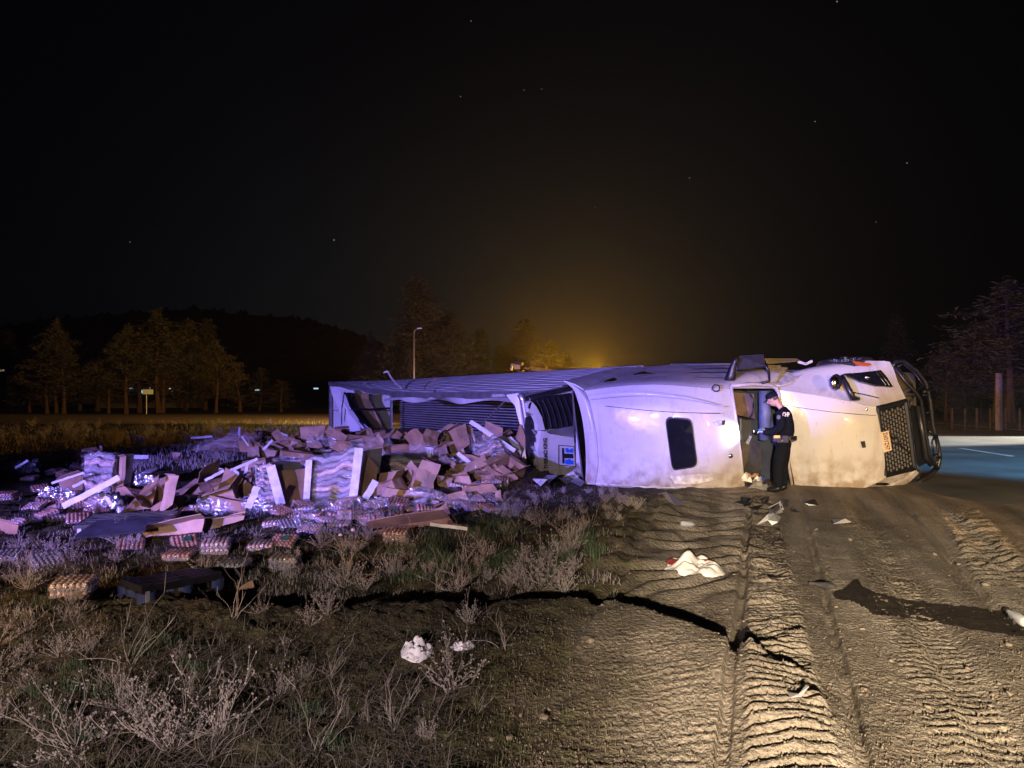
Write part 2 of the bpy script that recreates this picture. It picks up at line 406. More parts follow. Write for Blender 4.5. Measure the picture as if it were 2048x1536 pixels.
# ================================================================ GROUND
TR0 = (0.64, 14.6); TRV = (-8.2, 14.3)            # roof-side foot of the trailer: front corner, vector to the rear
def crest_y(x):
    return np.interp(x, [-4.5, -3, -2, -.8, 0, .45, .8, 1.1, 1.5, 1.8, 2.0], [5.9, 5.5, 5.3, 5.35, 5.45, 5.6, 5.45, 5.1, 4.6, 4.1, 3.4])
def ground_h(x, y):
    x = np.asarray(x, float); y = np.asarray(y, float)
    h = (fbm(x * .5, y * .5, 3, 3) - .45) * .10
    left = sstep(.9, -.5, x - .26 * (y - 5) - .25 * (fbm(x, y, 2, 8) - .5))      # vegetated side
    h += (fbm(x * 3, y * 3, 3, 11) - .45) * (.02 + .13 * left * sstep(14, 8, y) + .03 * left)
    near = sstep(22, 9, y)
    h += (fbm(x * 14, y * 14, 3, 21) - .45) * (.013 + .035 * left) * near
    h += (fbm(x * 2.2 + .8 * y, y * 6.0, 3, 23) - .45) * .014 * (1 - left) * near
    h += (np.clip(fbm(x * 40, y * 40, 2, 31), .3, .8) - .4) * (.014 + .018 * left) * sstep(12, 5, y)
    # mound in the foreground with a drop behind its crest
    cy = crest_y(x) + .10 * (fbm(x * 2.2, y * 0, 3, 5) - .5) * 2
    d = y - cy
    span = sstep(-5.2, -2.6, x) * sstep(1.95, 1.25, x)
    side = sstep(-2.2, -.2, d)
    h += span * (.16 * side * sstep(.20, -.02, d) - .05 * sstep(-.05, .25, d) * sstep(1.7, .5, d))
    # furrows pushed up where the wreck slid (curving ridges)
    cx = x - .34 * (y - 3.2)                                  # distance from the wheel track line, track at 1.24
    w = fbm(x * 1.3, y * 1.3, 3, 41)
    fur = sstep(1.6, 1.0, np.abs(cx + .2 - .2 * (y - 7) * .3)) * sstep(5.6, 6.6, y) * sstep(14.5, 12.5, y)
    ph = (y * .95 - x * .55) * 17 + w * 16
    h += fur * (np.abs(np.sin(ph * .5)) ** 1.5 * .085 * (.35 + w)) 
    bk = cx + .5 - .12 * (y - 7.4)
    h += np.where(bk < 0, sstep(-.55, 0, bk), sstep(.9, 0, bk)) * sstep(6.0, 7.4, y) * sstep(13, 11, y) * (.17 + .08 * w)     # windrow of soil
    # lug marks of the wheel tracks
    def track(c0, wid, sl, y0, y1, per, amp, yref=3.2):
        c = x - (c0 + sl * (y - yref))
        m = sstep(wid, wid * .72, np.abs(c)) * sstep(y0, y0 + .5, y) * sstep(y1, y1 - .8, y)
        q = fbm(x * 2.6, y * 2.6, 3, 61)
        lug = np.abs(np.sin((y + .06 * np.abs(c) + .05 * q) * math.pi / per)) ** .8
        return m * (lug * amp * (.55 + 1.0 * sstep(.25, .7, fbm(x * 4, y * 4, 2, 55))) - .014)
    h += track(1.28, .25, .34, 2.4, 12.0, .085, .060)
    for c0, wd, dp in ((.95, .05, .05), (1.62, .05, .045), (2.35, .22, .03), (2.9, .05, .035), (3.35, .18, .03), (4.2, .07, .03), (-.1, .08, .03)):
        cc = x - (c0 + (.33 + .03 * c0) * (y - 3.2)) + .03 * (w - .5)
        h += -1.4 * dp * sstep(wd, wd * .4, np.abs(cc)) * sstep(13, 11.5, y) * (.5 + fbm(x * 3, y * 3, 2, 66))
    h += track(.62, .50, .30, 2.6, 6.5, .075, .011)
    h += track(2.2, .26, .40, 3, 12, .09, .020)
    h += track(4.9, .36, .52, 6.2, 11.5, .19, .055, 7.0)
    h += track(3.5, .2, .47, 4.0, 12, .09, .012, 6.0)
    # the lowest strip of the verge left
    return h
def front_y(x):
    return np.interp(x, [-9, -6, -4.2, -3.0, -1.8, -.6, .2, .7], [17, 13.5, 11.2, 10.3, 10.2, 10.6, 11.2, 13.0])
def heap_h(x, y):
    x = np.asarray(x, float); y = np.asarray(y, float)
    t = (TR0[0] - x) / -TRV[0]
    yt = TR0[1] + TRV[1] * t
    yf = front_y(x)
    k = np.clip((y - yf) / np.maximum(yt - yf, .6), 0, 1)
    top = np.interp(x, [-8.5, -6.5, -4, -2, 0, .6], [.15, .45, .62, .7, .72, .35])
    body = top * (k ** .8) * (.75 + .5 * fbm(x * 1.2, y * 1.2, 3, 77))
    inside = sstep(3.2, 2.4, y - yt)
    return np.where((x < .75) & (x > -9), body * inside, 0) - .03
def surf_h(x, y):
    return np.maximum(ground_h(x, y), heap_h(x, y))
def G(px, py, z=0.0, heap=True):
    """the point of the ground (or heap) seen at a pixel of the photograph, z above it"""
    D = np.geomspace(1.8, 90, 1400)
    x = (px - CX) / F * D; zz = H + (HY - py) / F * D
    s = (surf_h(x, D) if heap else ground_h(x, D)) + z
    i = np.nonzero(zz <= s)[0]
    i = i[0] if len(i) else len(D) - 1
    return Vector((x[i], D[i], zz[i]))

def dirt_material():
    m = bpy.data.materials.new('dirt'); m.use_nodes = True
    nt = m.node_tree; N = nt.nodes.new; L = nt.links.new; b = nt.nodes['Principled BSDF']
    b.inputs['Roughness'].default_value = .93; b.inputs['Specular IOR Level'].default_value = .25
    tc = N('ShaderNodeTexCoord')
    def noise(s, d=6, dist=0):
        n = N('ShaderNodeTexNoise'); n.inputs['Scale'].default_value = s; n.inputs['Detail'].default_value = d; n.inputs['Distortion'].default_value = dist
        L(tc.outputs['Object'], n.inputs['Vector']); return n.outputs['Fac']
    def ramp(f, stops):
        c = N('ShaderNodeValToRGB'); L(f, c.inputs[0])
        e = c.color_ramp.elements
        e[0].position, e[0].color = stops[0][0], (*stops[0][1], 1)
        e[1].position, e[1].color = stops[-1][0], (*stops[-1][1], 1)
        for p, col in stops[1:-1]:
            q = e.new(p); q.color = (*col, 1)
        return c.outputs[0]
    def mixc(f, a, c):
        n = N('ShaderNodeMix'); n.data_type = 'RGBA'; L(f, n.inputs[0]); L(a, n.inputs[6]); L(c, n.inputs[7]); return n.outputs[2]
    def math_(op, a, c):
        n = N('ShaderNodeMath'); n.operation = op
        for i, v in enumerate((a, c)):
            if isinstance(v, (int, float)): n.inputs[i].default_value = v
            else: L(v, n.inputs[i])
        return n.outputs[0]
    gravel = ramp(noise(55, 8), [(.30, (.085, .070, .052)), (.52, (.20, .17, .13)), (.72, (.33, .285, .225))])
    # compaction bands run with the wheel tracks
    sepb = N('ShaderNodeSeparateXYZ'); L(tc.outputs['Object'], sepb.inputs[0])
    cb = math_('SUBTRACT', sepb.outputs[0], math_('MULTIPLY', sepb.outputs[1], .36))
    cmb = N('ShaderNodeCombineXYZ'); L(math_('MULTIPLY', cb, 2.6), cmb.inputs[0]); L(math_('MULTIPLY', sepb.outputs[1], .25), cmb.inputs[1])
    nb_ = N('ShaderNodeTexNoise'); nb_.inputs['Scale'].default_value = 1.0; nb_.inputs['Detail'].default_value = 3; L(cmb.outputs[0], nb_.inputs['Vector'])
    damp = ramp(nb_.outputs['Fac'], [(.36, (.085, .068, .050)), (.50, (.19, .16, .12)), (.62, (.31, .27, .215))])
    soil = mixc(math_('MULTIPLY', noise(2.3, 5), 1.1), gravel, damp)
    moss = ramp(noise(7, 8), [(.34, (.018, .015, .008)), (.50, (.060, .048, .024)), (.64, (.075, .075, .03))])
    sep = N('ShaderNodeSeparateXYZ'); L(tc.outputs['Object'], sep.inputs[0])
    # vegetated soil left of a slanting line
    lin = math_('SUBTRACT', sep.outputs[0], math_('MULTIPLY', sep.outputs[1], .26))
    lin = math_('ADD', lin, math_('MULTIPLY', noise(1.2, 5), 1.8))
    mr = N('ShaderNodeMapRange'); L(lin, mr.inputs[0]); mr.inputs['From Min'].default_value = .75; mr.inputs['From Max'].default_value = -.05
    mr.inputs['To Min'].default_value = 0; mr.inputs['To Max'].default_value = 1
    col = mixc(mr.outputs[0], soil, moss)
    vor = N('ShaderNodeTexVoronoi'); vor.inputs['Scale'].default_value = 38; L(tc.outputs['Object'], vor.inputs['Vector'])
    chip = N('ShaderNodeMapRange'); L(vor.outputs['Distance'], chip.inputs[0]); chip.inputs['From Min'].default_value = .16; chip.inputs['From Max'].default_value = .10
    rnd_ = N('ShaderNodeSeparateColor'); L(vor.outputs['Color'], rnd_.inputs[0])
    keep = math_('GREATER_THAN', rnd_.outputs[0], .86)
    chipm = math_('MULTIPLY', chip.outputs[0], keep)
    pale = N('ShaderNodeRGB'); pale.outputs[0].default_value = (.36, .31, .24, 1)
    col = mixc(chipm, col, pale.outputs[0])
    L(col, b.inputs['Base Color'])
    bp = N('ShaderNodeBump'); bp.inputs['Strength'].default_value = 1.0; bp.inputs['Distance'].default_value = .035
    hh = math_('ADD', noise(34, 9), math_('MULTIPLY', chipm, .5))
    L(hh, bp.inputs['Height']); L(bp.outputs[0], b.inputs['Normal'])
    return m
M['dirt'] = dirt_material()
def terrain():
    nr, nc = 860, 820
    D = np.geomspace(1.35, 60, nr); T = np.linspace(-.98, .98, nc)
    y = np.repeat(D[:, None], nc, 1); x = T[None, :] * y
    z = ground_h(x, y)
    e = sstep(.98, .93, np.abs(T))[None, :] * sstep(60, 45, y)
    z = z * e - .06 * (1 - e)
    v = np.stack([x, y, z], -1).reshape(-1, 3)
    i = np.arange(nr - 1)[:, None] * nc + np.arange(nc - 1)[None, :]
    f = np.stack([i, i + 1, i + nc + 1, i + nc], -1).reshape(-1, 4)
    o = obj_np('ground', v, f, M['dirt'], smooth=True)
    tag(o, kind='structure')
    # the rest of the ground to the horizon
    ring = [(-1200, -60), (1200, -60), (1200, 1500), (-1200, 1500)]
    mb = MB().add([(a, b, -.075) for a, b in ring], [(0, 1, 2, 3)])
    o2 = mb.build('terrain', M['dirt']); tag(o2, kind='structure')
terrain()

# heap of crushed packaging under the countable pieces
def heap_mass():
    n, m = 260, 200
    x = np.linspace(-9, .72, n)[None, :].repeat(m, 0)
    k = np.linspace(-.02, 1.0, m)[:, None]
    t = (TR0[0] - x) / -TRV[0]; yt = TR0[1] + TRV[1] * t + 3.2; yf = front_y(x)
    y = yf + (yt - yf) * k
    z = heap_h(x, y)
    z = z + (fbm(x * 6, y * 6, 3, 90) - .45) * .16 * (z > .0)
    v = np.stack([x, y, z], -1).reshape(-1, 3)
    i = np.arange(m - 1)[:, None] * n + np.arange(n - 1)[None, :]
    f = np.stack([i, i + 1, i + n + 1, i + n], -1).reshape(-1, 4)
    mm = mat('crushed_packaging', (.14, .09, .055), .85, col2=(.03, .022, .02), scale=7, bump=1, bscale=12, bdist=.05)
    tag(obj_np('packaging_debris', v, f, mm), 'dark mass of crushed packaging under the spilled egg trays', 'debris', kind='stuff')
heap_mass()

# ---------------------------------------------------------------- roads
def strip(name, pts, z, m, kind='structure', thick=0):
    mb = MB().add([(p[0], p[1], z) for p in pts], [tuple(range(len(pts)))])
    o = mb.build(name, m); tag(o, kind=kind); return o
M['asphalt'] = mat('asphalt', (.115, .112, .105), .85, var=.62, scale=.55, bump=.6, bscale=60, bdist=.01)
M['roadside'] = mat('dusty_road', (.17, .13, .095), .9, var=.3, scale=.6, bump=.4, bscale=20)
M['roadpaint'] = mat('road_paint', (.62, .62, .60), .7, var=.2, scale=8)
M['sandpatch'] = mat('sandy_shoulder', (.20, .165, .12), .9, var=.35, scale=1.5, bump=.6, bscale=30)
rd = Vector((.17, 1.0)).normalized(); rn = Vector((rd.y, -rd.x))
def rdp(a, s, z=0):     # a metres right of the left edge, s metres along
    p = Vector((7.7, 12.2)) + rd * s + rn * a
    return (p.x, p.y)
gr = []
mb = MB()
rows = []
for s in [-14, -6, -3, -2, -1.5, -1, -.5, 0, 1] + list(range(2, 120, 2)):
    a0 = float(np.interp(s, [-3, -1.4, -.6, 0, 1], [6, 2.2, .7, .1, 0]))
    rows.append([(*rdp(a + .12 * math.sin(s * 2.9) * (a < 5), s), z) for a, z in ((a0 - .5, -.06), (a0, .055), (max(5, a0 + .5), .055), (10, .055), (15.2, .055), (16.2, -.08))])
mb.grid(rows); tag(mb.build('highway', M['asphalt'], smooth=True), kind='structure')
for k, s in enumerate((8.6, 20.8, 33.0, 45.2, 57.4)):
    mb = MB(); q = [rdp(5.0, s), rdp(5.15, s), rdp(5.15, s + 3.1), rdp(5.0, s + 3.1)]
    mb.prism([(a, b, .060) for a, b in q], (0, 0, .004))
    o = mb.build('lane_dash', M['roadpaint']); tag(o, kind='structure')
mb = MB(); mb.prism([(*rdp(14.0, -10), .060), (*rdp(14.15, -10), .060), (*rdp(14.15, 110), .060), (*rdp(14.0, 110), .060)], (0, 0, .004))
tag(mb.build('edge_line', M['roadpaint']), kind='structure')
strip('far_verge', [(-120, 48), (-2, 44), (-2, 49.5), (-120, 54)], .02, M['sandpatch'])
rows = [[(x, y0 + .0 * x, z) for y0, z in ((50.0, .0), (50.6, .12), (56, .2), (65, .2), (66, .02))] for x in range(-120, 8, 4)]
mb = MB().grid(rows); tag(mb.build('far_road', M['roadside'], smooth=True), kind='structure')
# ================================================================ TRACTOR (lying on its right side, roof and hood towards the camera)
def TV(px, py, v):
    k = (px - CX) / F; m = (HY - py) / F
    A = 13.6 + .906 * (3.9 - v); B = 1.42 + .423 * (3.9 - v)
    # D(1+.1m) = A-.1H -.423 s ;  s = ((k+.12m)D - B + .12H)/.906
    c = .423 / .906
    D = (A - .1 * H + c * (B - .12 * H)) / (1 + .1 * m + c * (k + .12 * m))
    return P(px, py, D)
def rows_of(cols, sub=4):
    """cols: list of control polylines (px,py,v); resample each with a smooth curve, then smooth across"""
    def cat(pts, n):
        out = []
        for i in range(len(pts) - 1):
            p0 = pts[max(i - 1, 0)]; p1 = pts[i]; p2 = pts[i + 1]; p3 = pts[min(i + 2, len(pts) - 1)]
            for k in range(n):
                t = k / n
                out.append(tuple(.5 * ((2 * b) + (-a + c) * t + (2 * a - 5 * b + 4 * c - d) * t * t + (-a + 3 * b - 3 * c + d) * t ** 3) for a, b, c, d in zip(p0, p1, p2, p3)))
        out.append(tuple(pts[-1])); return out
    cs = [cat(c, sub) for c in cols]
    n = len(cs[0]); rs = [cat([c[i] for c in cs], sub) for i in range(n)]
    return rs
def skin(cols, th=.03, sub=4, mb=None):
    rs = rows_of(cols, sub)
    mb = mb or MB()
    return mb.grid([[TV(*p) for p in r_] for r_ in rs], th)

tractor = empty('semi_tractor', TV(1500, 975, 2.5), 'white highway tractor lying on its right side, roof and hood facing us', 'truck')
def part(mb, name, m, parent=tractor, **k):
    o = mb.build(name, m, **k)
    if parent is tractor: wp(o, tractor)
    else:
        o.parent = parent; o.matrix_parent_inverse = (Matrix.Translation(tractor.location)).inverted() if False else Matrix.Identity(4)
    return o
def sub(mb, name, m, parent, **k):
    """sub-part: parent keeps its vertices in world space too, so no offset is needed"""
    o = mb.build(name, m, **k); o.parent = parent; return o

# roof skin (its face to the camera) and the turn into the upper side
roof_cols = [
    [(1191, 970, 3.86), (1196, 920, 3.92), (1192, 868, 3.92), (1181, 815, 3.86), (1167, 783, 3.72)],
    [(1235, 974, 3.88), (1238, 920, 3.95), (1234, 865, 3.95), (1226, 812, 3.88), (1216, 776, 3.72)],
    [(1290, 977, 3.88), (1292, 920, 3.95), (1288, 865, 3.95), (1282, 812, 3.87), (1276, 771, 3.70)],
    [(1345, 978, 3.84), (1348, 920, 3.91), (1342, 865, 3.91), (1336, 812, 3.84), (1332, 771, 3.66)],
    [(1400, 979, 3.74), (1402, 920, 3.80), (1396, 865, 3.80), (1390, 815, 3.73), (1385, 775, 3.56)],
    [(1445, 979, 3.56), (1446, 920, 3.62), (1440, 865, 3.62), (1432, 815, 3.55), (1428, 778, 3.42)],
    [(1489, 978, 3.26), (1482, 920, 3.32), (1475, 865, 3.32), (1468, 815, 3.28), (1462, 777, 3.20)]]
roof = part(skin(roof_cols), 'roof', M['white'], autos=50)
side_cols = [
    [(1167, 782, 3.70), (1180, 771, 3.4), (1212, 752, 2.4), (1240, 737, 1.4)],
    [(1216, 775, 3.70), (1228, 765, 3.4), (1262, 748, 2.4), (1296, 733, 1.4)],
    [(1276, 770, 3.68), (1286, 761, 3.4), (1320, 744, 2.4), (1350, 729, 1.4)],
    [(1332, 770, 3.64), (1342, 760, 3.35), (1368, 744, 2.4), (1392, 731, 1.4)],
    [(1385, 774, 3.54), (1395, 763, 3.25), (1416, 746, 2.4), (1440, 731, 1.4)],
    [(1428, 777, 3.40), (1438, 765, 3.15), (1455, 748, 2.4), (1478, 731, 1.4)],
    [(1463, 776, 3.18), (1470, 766, 3.0), (1500, 748, 2.4), (1525, 731, 1.4)],
    [(1545, 777, 2.2), (1548, 770, 2.15), (1556, 755, 1.9), (1575, 735, 1.4)]]
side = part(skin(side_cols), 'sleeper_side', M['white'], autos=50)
# raised rib along the roof edge
for ys in (0,):
    a = [(1176, 789, 3.86), (1260, 781, 3.92), (1340, 787, 3.88), (1400, 798, 3.75), (1450, 812, 3.56)]
    b = [(1180, 800, 3.88), (1262, 792, 3.95), (1340, 796, 3.90), (1400, 804, 3.77), (1450, 814, 3.58)]
    mid = [(x, (y + b[i][1]) / 2, v + .035) for i, (x, y, v) in enumerate(a)]
    part(skin([a, mid, b], .02), 'roof_rib', M['white'], autos=40)
for a, b, w in (((1210, 812, 3.88), (1440, 826, 3.62), 1.2),):
    part(MB().tube([TV(a[0] + (b[0] - a[0]) * t, a[1] + (b[1] - a[1]) * t + 4 * math.sin(t * 3), 3.925 - .3 * max(0, t - .55) ** 1 * 1.3) for t in np.linspace(0, 1, 12)], .006), 'panel_seam', M['dark'])
# rear fairing flange
fl = [[(1128, 762, 3.70), (1140, 772, 3.74), (1150, 785, 3.80), (1163, 830, 3.88), (1170, 880, 3.92), (1172, 930, 3.9), (1170, 968, 3.84)],
      [(1147, 770, 3.74), (1158, 780, 3.80), (1168, 797, 3.88), (1180, 838, 3.95), (1186, 885, 3.97), (1186, 932, 3.95), (1181, 969, 3.88)],
      [(1166, 780, 3.72), (1172, 790, 3.80), (1181, 813, 3.88), (1192, 866, 3.94), (1196, 918, 3.94), (1194, 945, 3.92), (1190, 970, 3.86)]]
part(skin(fl, .03), 'roof_fairing', M['white'], autos=50)
ex = [[(1128, 761, 3.70), (1166, 752, 2.9), (1205, 742, 2.0), (1238, 735, 1.3)],
      [(1150, 768, 3.72), (1190, 757, 2.9), (1230, 745, 2.0), (1262, 735, 1.3)],
      [(1168, 779, 3.72), (1212, 764, 2.9), (1250, 748, 2.0), (1292, 734, 1.3)]]
part(skin(ex, .03), 'side_extender', M['white'], autos=50)
# inner side of the fairing: dark back wall of the sleeper
bw = [[(1146, 783, 3.72), (1152, 840, 3.75), (1160, 900, 3.78), (1168, 965, 3.8)],
      [(1240, 742, 1.0), (1246, 840, 1.0), (1252, 900, 1.0), (1256, 955, 1.0)]]
part(skin(bw, .03), 'back_wall', M['dark'], autos=40)
# dark deflector flap between trailer and roof
part(MB().plate([P(*p) for p in [(1145, 795, 14.0), (1152, 796, 14.0), (1163, 850, 13.9), (1170, 920, 13.85), (1168, 942, 13.85), (1152, 925, 13.9), (1147, 870, 14.0)]], .03), 'deflector_flap', M['black'])
# sunroof
def rrect(c4, r=.16, n=5):
    """rounded quad in pixel space: corners as (px,py,v)"""
    out = []
    for i in range(4):
        p = c4[i]; a = c4[i - 1]; b = c4[(i + 1) % 4]
        A = tuple(p[k] + (a[k] - p[k]) * r for k in range(3)); B = tuple(p[k] + (b[k] - p[k]) * r * 1.6 if i % 2 == 0 else p[k] + (b[k] - p[k]) * r for k in range(3))
        for j in range(n + 1):
            t = j / n
            out.append(tuple((1 - t) ** 2 * A[k] + 2 * t * (1 - t) * p[k] + t * t * B[k] for k in range(3)))
    return out
win = [(1329, 833, 3.90), (1383, 838, 3.84), (1396, 934, 3.83), (1344, 942, 3.89)]
w2 = rrect([(x, y, v + .035) for x, y, v in win])
frame = part(MB().plate([TV(*p) for p in w2], .05), 'roof_window', M['black'])
cxp = 1363; cyp = 887
w3 = [(cxp + (x - cxp) * .93, cyp + (y - cyp) * .95, v + .012) for x, y, v in w2]
sub(MB().plate([TV(*p) for p in w3], .008), 'pane', M['glass'], frame)
# grab handle and badges on the roof
hd = part(MB().plate([TV(*p) for p in [(1428, 845, 3.70), (1446, 840, 3.64), (1450, 846, 3.62), (1449, 850, 3.62), (1434, 852, 3.68)]], .03), 'roof_vent', M['white_dirty'])
sub(MB().plate([TV(*p) for p in [(1444, 842, 3.67), (1450, 840, 3.65), (1450, 849, 3.65), (1444, 850, 3.67)]], .006), 'vent_slot', M['black'], hd)
lg = part(MB().ball(TV(1461, 912, 3.52), (.05, .03, .045)), 'marker_lamp', M['chrome'], smooth=True)
mb = MB()
for k in range(9):
    a = k * .7; mb.tube([TV(1432 + 9 * math.cos(a) * .8, 776 + 7 * math.sin(a), 3.47), TV(1432 + 9 * math.cos(a + .8), 776 + 7 * math.sin(a + .8), 3.47)], .012)
part(mb, 'horn_bracket', M['dark'])
# sleeper side windows (upper side)
for q in ([(1266, 749, 2.6), (1292, 742, 2.0), (1346, 741, 2.0), (1330, 748, 2.6)], [(1208, 763, 3.2), (1226, 756, 2.7), (1280, 754, 2.7), (1265, 763, 3.2)]):
    part(MB().plate([TV(x, y - 1, v) for x, y, v in q], .02), 'side_window', M['glass'])
for a, b in (((1335, 756, 3.0), (1455, 757, 2.8)), ((1360, 747, 2.5), (1462, 745, 2.4)), ((1385, 739, 2.0), (1470, 737, 1.9)), ((1350, 764, 3.3), (1450, 772, 3.0))):
    part(MB().tube([TV(*a), TV((a[0] + b[0]) / 2, (a[1] + b[1]) / 2 - 1.5, (a[2] + b[2]) / 2), TV(*b)], .014), 'door_seam', M['dark'])
# scraped lower edge lying on the ground
lo = [[(1191, 968, 3.9), (1290, 975, 3.92), (1400, 977, 3.76), (1489, 976, 3.28)], [(1194, 975, 3.6), (1290, 984, 3.6), (1400, 985, 3.4), (1488, 984, 3.0)]]
part(skin(lo, .02), 'scraped_edge', M['white_dirty'])
cr = [[(1340, 952, 3.92), (1380, 950, 3.84), (1424, 944, 3.70)], [(1350, 968, 3.94), (1390, 968, 3.83), (1426, 960, 3.70)]]
part(skin(cr, .03), 'crumpled_panel', M['white_dirty'], autos=30)

# windshield frame
op = [(1463, 770, 3.22), (1545, 771, 2.25), (1560, 782, 2.2), (1592, 978, 2.15)]
fr = MB()
fr.tube([TV(1462, 772, 3.22), TV(1505, 768, 2.8), TV(1540, 770, 2.35), TV(1552, 776, 2.25), TV(1558, 788, 2.2), TV(1570, 880, 2.18), TV(1585, 976, 2.15)], [.03, .035, .04, .04, .035, .03, .03], 8)
fr.tube([TV(1462, 772, 3.22), TV(1472, 840, 3.30), TV(1481, 910, 3.30), TV(1488, 978, 3.24)], .03, 8)
part(fr, 'windshield_frame', M['white'], smooth=True)
# interior of the cab
it = MB()
it.plate([TV(*p) for p in [(1440, 740, 1.6), (1640, 740, .9), (1650, 990, .9), (1450, 990, 1.6)]], .04)
cabin = part(it, 'cabin_interior', mat('cabin_trim', (.045, .055, .085), .6, var=.4, scale=4, bump=.3, bscale=10))
sub(MB().plate([TV(*p) for p in [(1468, 785, 2.7), (1508, 788, 2.5), (1510, 838, 2.5), (1474, 830, 2.7)]], .04), 'bunk_panel', mat('bunk_board', (.16, .10, .075), .6, var=.3, scale=4), cabin)
ce = TV(1494, 812, 2.55); n = 20
sub(MB().tube([ce + Vector((.09 * math.cos(a), -.10 * math.cos(a), .24 * math.sin(a))) for a in np.linspace(0, 2 * math.pi, n)], .016, 8), 'steering_wheel', M['black'], cabin, smooth=True)
sub(MB().tube([ce + Vector((0, 0, .23)), ce + Vector((.06, .1, 0)), ce - Vector((0, 0, .23))], .018, 6), 'wheel_spoke', M['dark'], cabin)
sub(MB().ball(ce + Vector((.03, .06, 0)), (.06, .05, .08)), 'wheel_hub', M['dark'], cabin, smooth=True)
sub(MB().tube([TV(1528, 782, 2.2), TV(1530, 830, 2.25), TV(1528, 880, 2.3)], [.10, .12, .09], 10), 'dashboard', mat('dash_vinyl', (.10, .13, .19), .5, var=.3, scale=6), cabin, smooth=True)
sub(MB().tube([TV(1481, 838, 2.9), TV(1482, 880, 2.9)], .02, 6), 'grab_bar', M['alu'], cabin)
st = MB(); st.grid([[TV(1483 + k * 8, y0 - 10 * math.sin(k * .8), 2.75 - .08 * k + .25 * math.sin(j)) for k in range(6)] for j, y0 in enumerate((885, 905, 930, 950, 962))], .05)
sub(st, 'seat', mat('seat_cloth', (.10, .085, .075), .9, var=.3, scale=8, bump=.3), cabin, autos=50)
sub(MB().plate([TV(*p) for p in [(1499, 871, 2.75), (1504, 873, 2.7), (1497, 889, 2.75), (1492, 886, 2.75)]], .01), 'seat_belt_tab', M['post'], cabin)

# hood, with its fender bulge
hood_cols = [
    [(1590, 972, 2.15), (1576, 900, 2.20), (1562, 830, 2.20), (1551, 779, 2.15)],
    [(1640, 974, 2.13), (1626, 900, 2.18), (1612, 835, 2.18), (1598, 786, 2.10)],
    [(1690, 978, 2.05), (1678, 905, 2.10), (1664, 840, 2.10), (1650, 794, 2.02)],
    [(1732, 975, 1.96), (1720, 905, 2.00), (1708, 845, 2.00), (1698, 803, 1.92)],
    [(1772, 956, 1.74), (1768, 905, 1.80), (1760, 855, 1.82), (1752, 814, 1.76)]]
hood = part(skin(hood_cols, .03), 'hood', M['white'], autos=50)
sub(MB().tube([TV(x, y, v) for x, y, v in [(1557, 808, 2.215), (1610, 817, 2.195), (1665, 824, 2.115), (1720, 829, 1.99), (1752, 831, 1.85)]], .005), 'hood_seam', M['dark'], hood)
sub(MB().plate([TV(*p) for p in [(1722, 883, 2.03), (1730, 882, 2.0), (1732, 895, 2.0), (1725, 896, 2.03)]], .01), 'hood_latch', M['dark'], hood)
sub(MB().ball(TV(1733, 818, 1.97), (.02, .02, .03)), 'washer_nozzle', M['chrome'], hood)
fen_cols = [
    [(1551, 778, 2.13), (1556, 770, 2.0), (1566, 757, 1.7), (1585, 745, 1.5), (1600, 740, 1.2)],
    [(1598, 785, 2.08), (1600, 772, 1.9), (1606, 752, 1.65), (1618, 738, 1.45), (1635, 732, 1.2)],
    [(1650, 793, 2.00), (1650, 778, 1.82), (1652, 755, 1.6), (1660, 735, 1.4), (1676, 726, 1.15)],
    [(1698, 802, 1.90), (1696, 784, 1.72), (1698, 758, 1.5), (1706, 735, 1.3), (1722, 722, 1.1)],
    [(1752, 813, 1.74), (1750, 795, 1.58), (1754, 768, 1.4), (1760, 740, 1.2), (1768, 722, 1.05)],
    [(1812, 798, 1.02), (1806, 785, 1.05), (1795, 762, 1.05), (1788, 740, 1.0), (1780, 724, 1.0)]]
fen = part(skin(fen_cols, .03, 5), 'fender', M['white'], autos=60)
sub(MB().tube([TV(x, y, v) for x, y, v in [(1698, 783, 1.80), (1725, 788, 1.72), (1758, 796, 1.60)]], .010), 'chrome_strip', M['chrome'], fen)
fr2 = MB()
rs = [[(1551, 765, 2.05), (1566, 742, 1.55)], [(1590, 777, 2.08), (1592, 758, 1.6)]]
# cowl step between door and hood
part(skin([[(1540, 771, 2.3), (1548, 757, 1.9), (1560, 742, 1.5)], [(1572, 768, 2.1), (1584, 757, 1.8), (1598, 747, 1.5)], [(1598, 755, 1.75), (1606, 748, 1.6), (1618, 742, 1.4)]], .03), 'cowl', M['white_dirty'], autos=30)
# headlamp
hl = part(MB().plate([TV(*p) for p in [(1688, 747, 1.66), (1722, 745, 1.52), (1762, 740, 1.34), (1776, 757, 1.28), (1786, 774, 1.30), (1752, 772, 1.5), (1722, 764, 1.62)]], .05), 'headlight', M['glass'])
sub(MB().tube([TV(1722, 763, 1.68), TV(1752, 769, 1.56), TV(1772, 772, 1.46)], .012, 6), 'light_strip', M['chrome'], hl)
for dx in (0, 7): sub(MB().tube([TV(1752 + dx, 743, 1.46), TV(1762 + dx, 757, 1.42), TV(1772 + dx, 770, 1.42)], .011, 6), 'light_bar', M['chrome'], hl)
sub(MB().ball(TV(1735, 754, 1.56), (.07, .04, .05)), 'lens', M['chrome'], hl, smooth=True)
sub(MB().plate([TV(*p) for p in [(1705, 722, 1.28), (1742, 727, 1.32), (1738, 731, 1.38), (1714, 729, 1.36)]], .02), 'side_marker', mat('orange_lens', (.5, .1, .02), .3), fen)
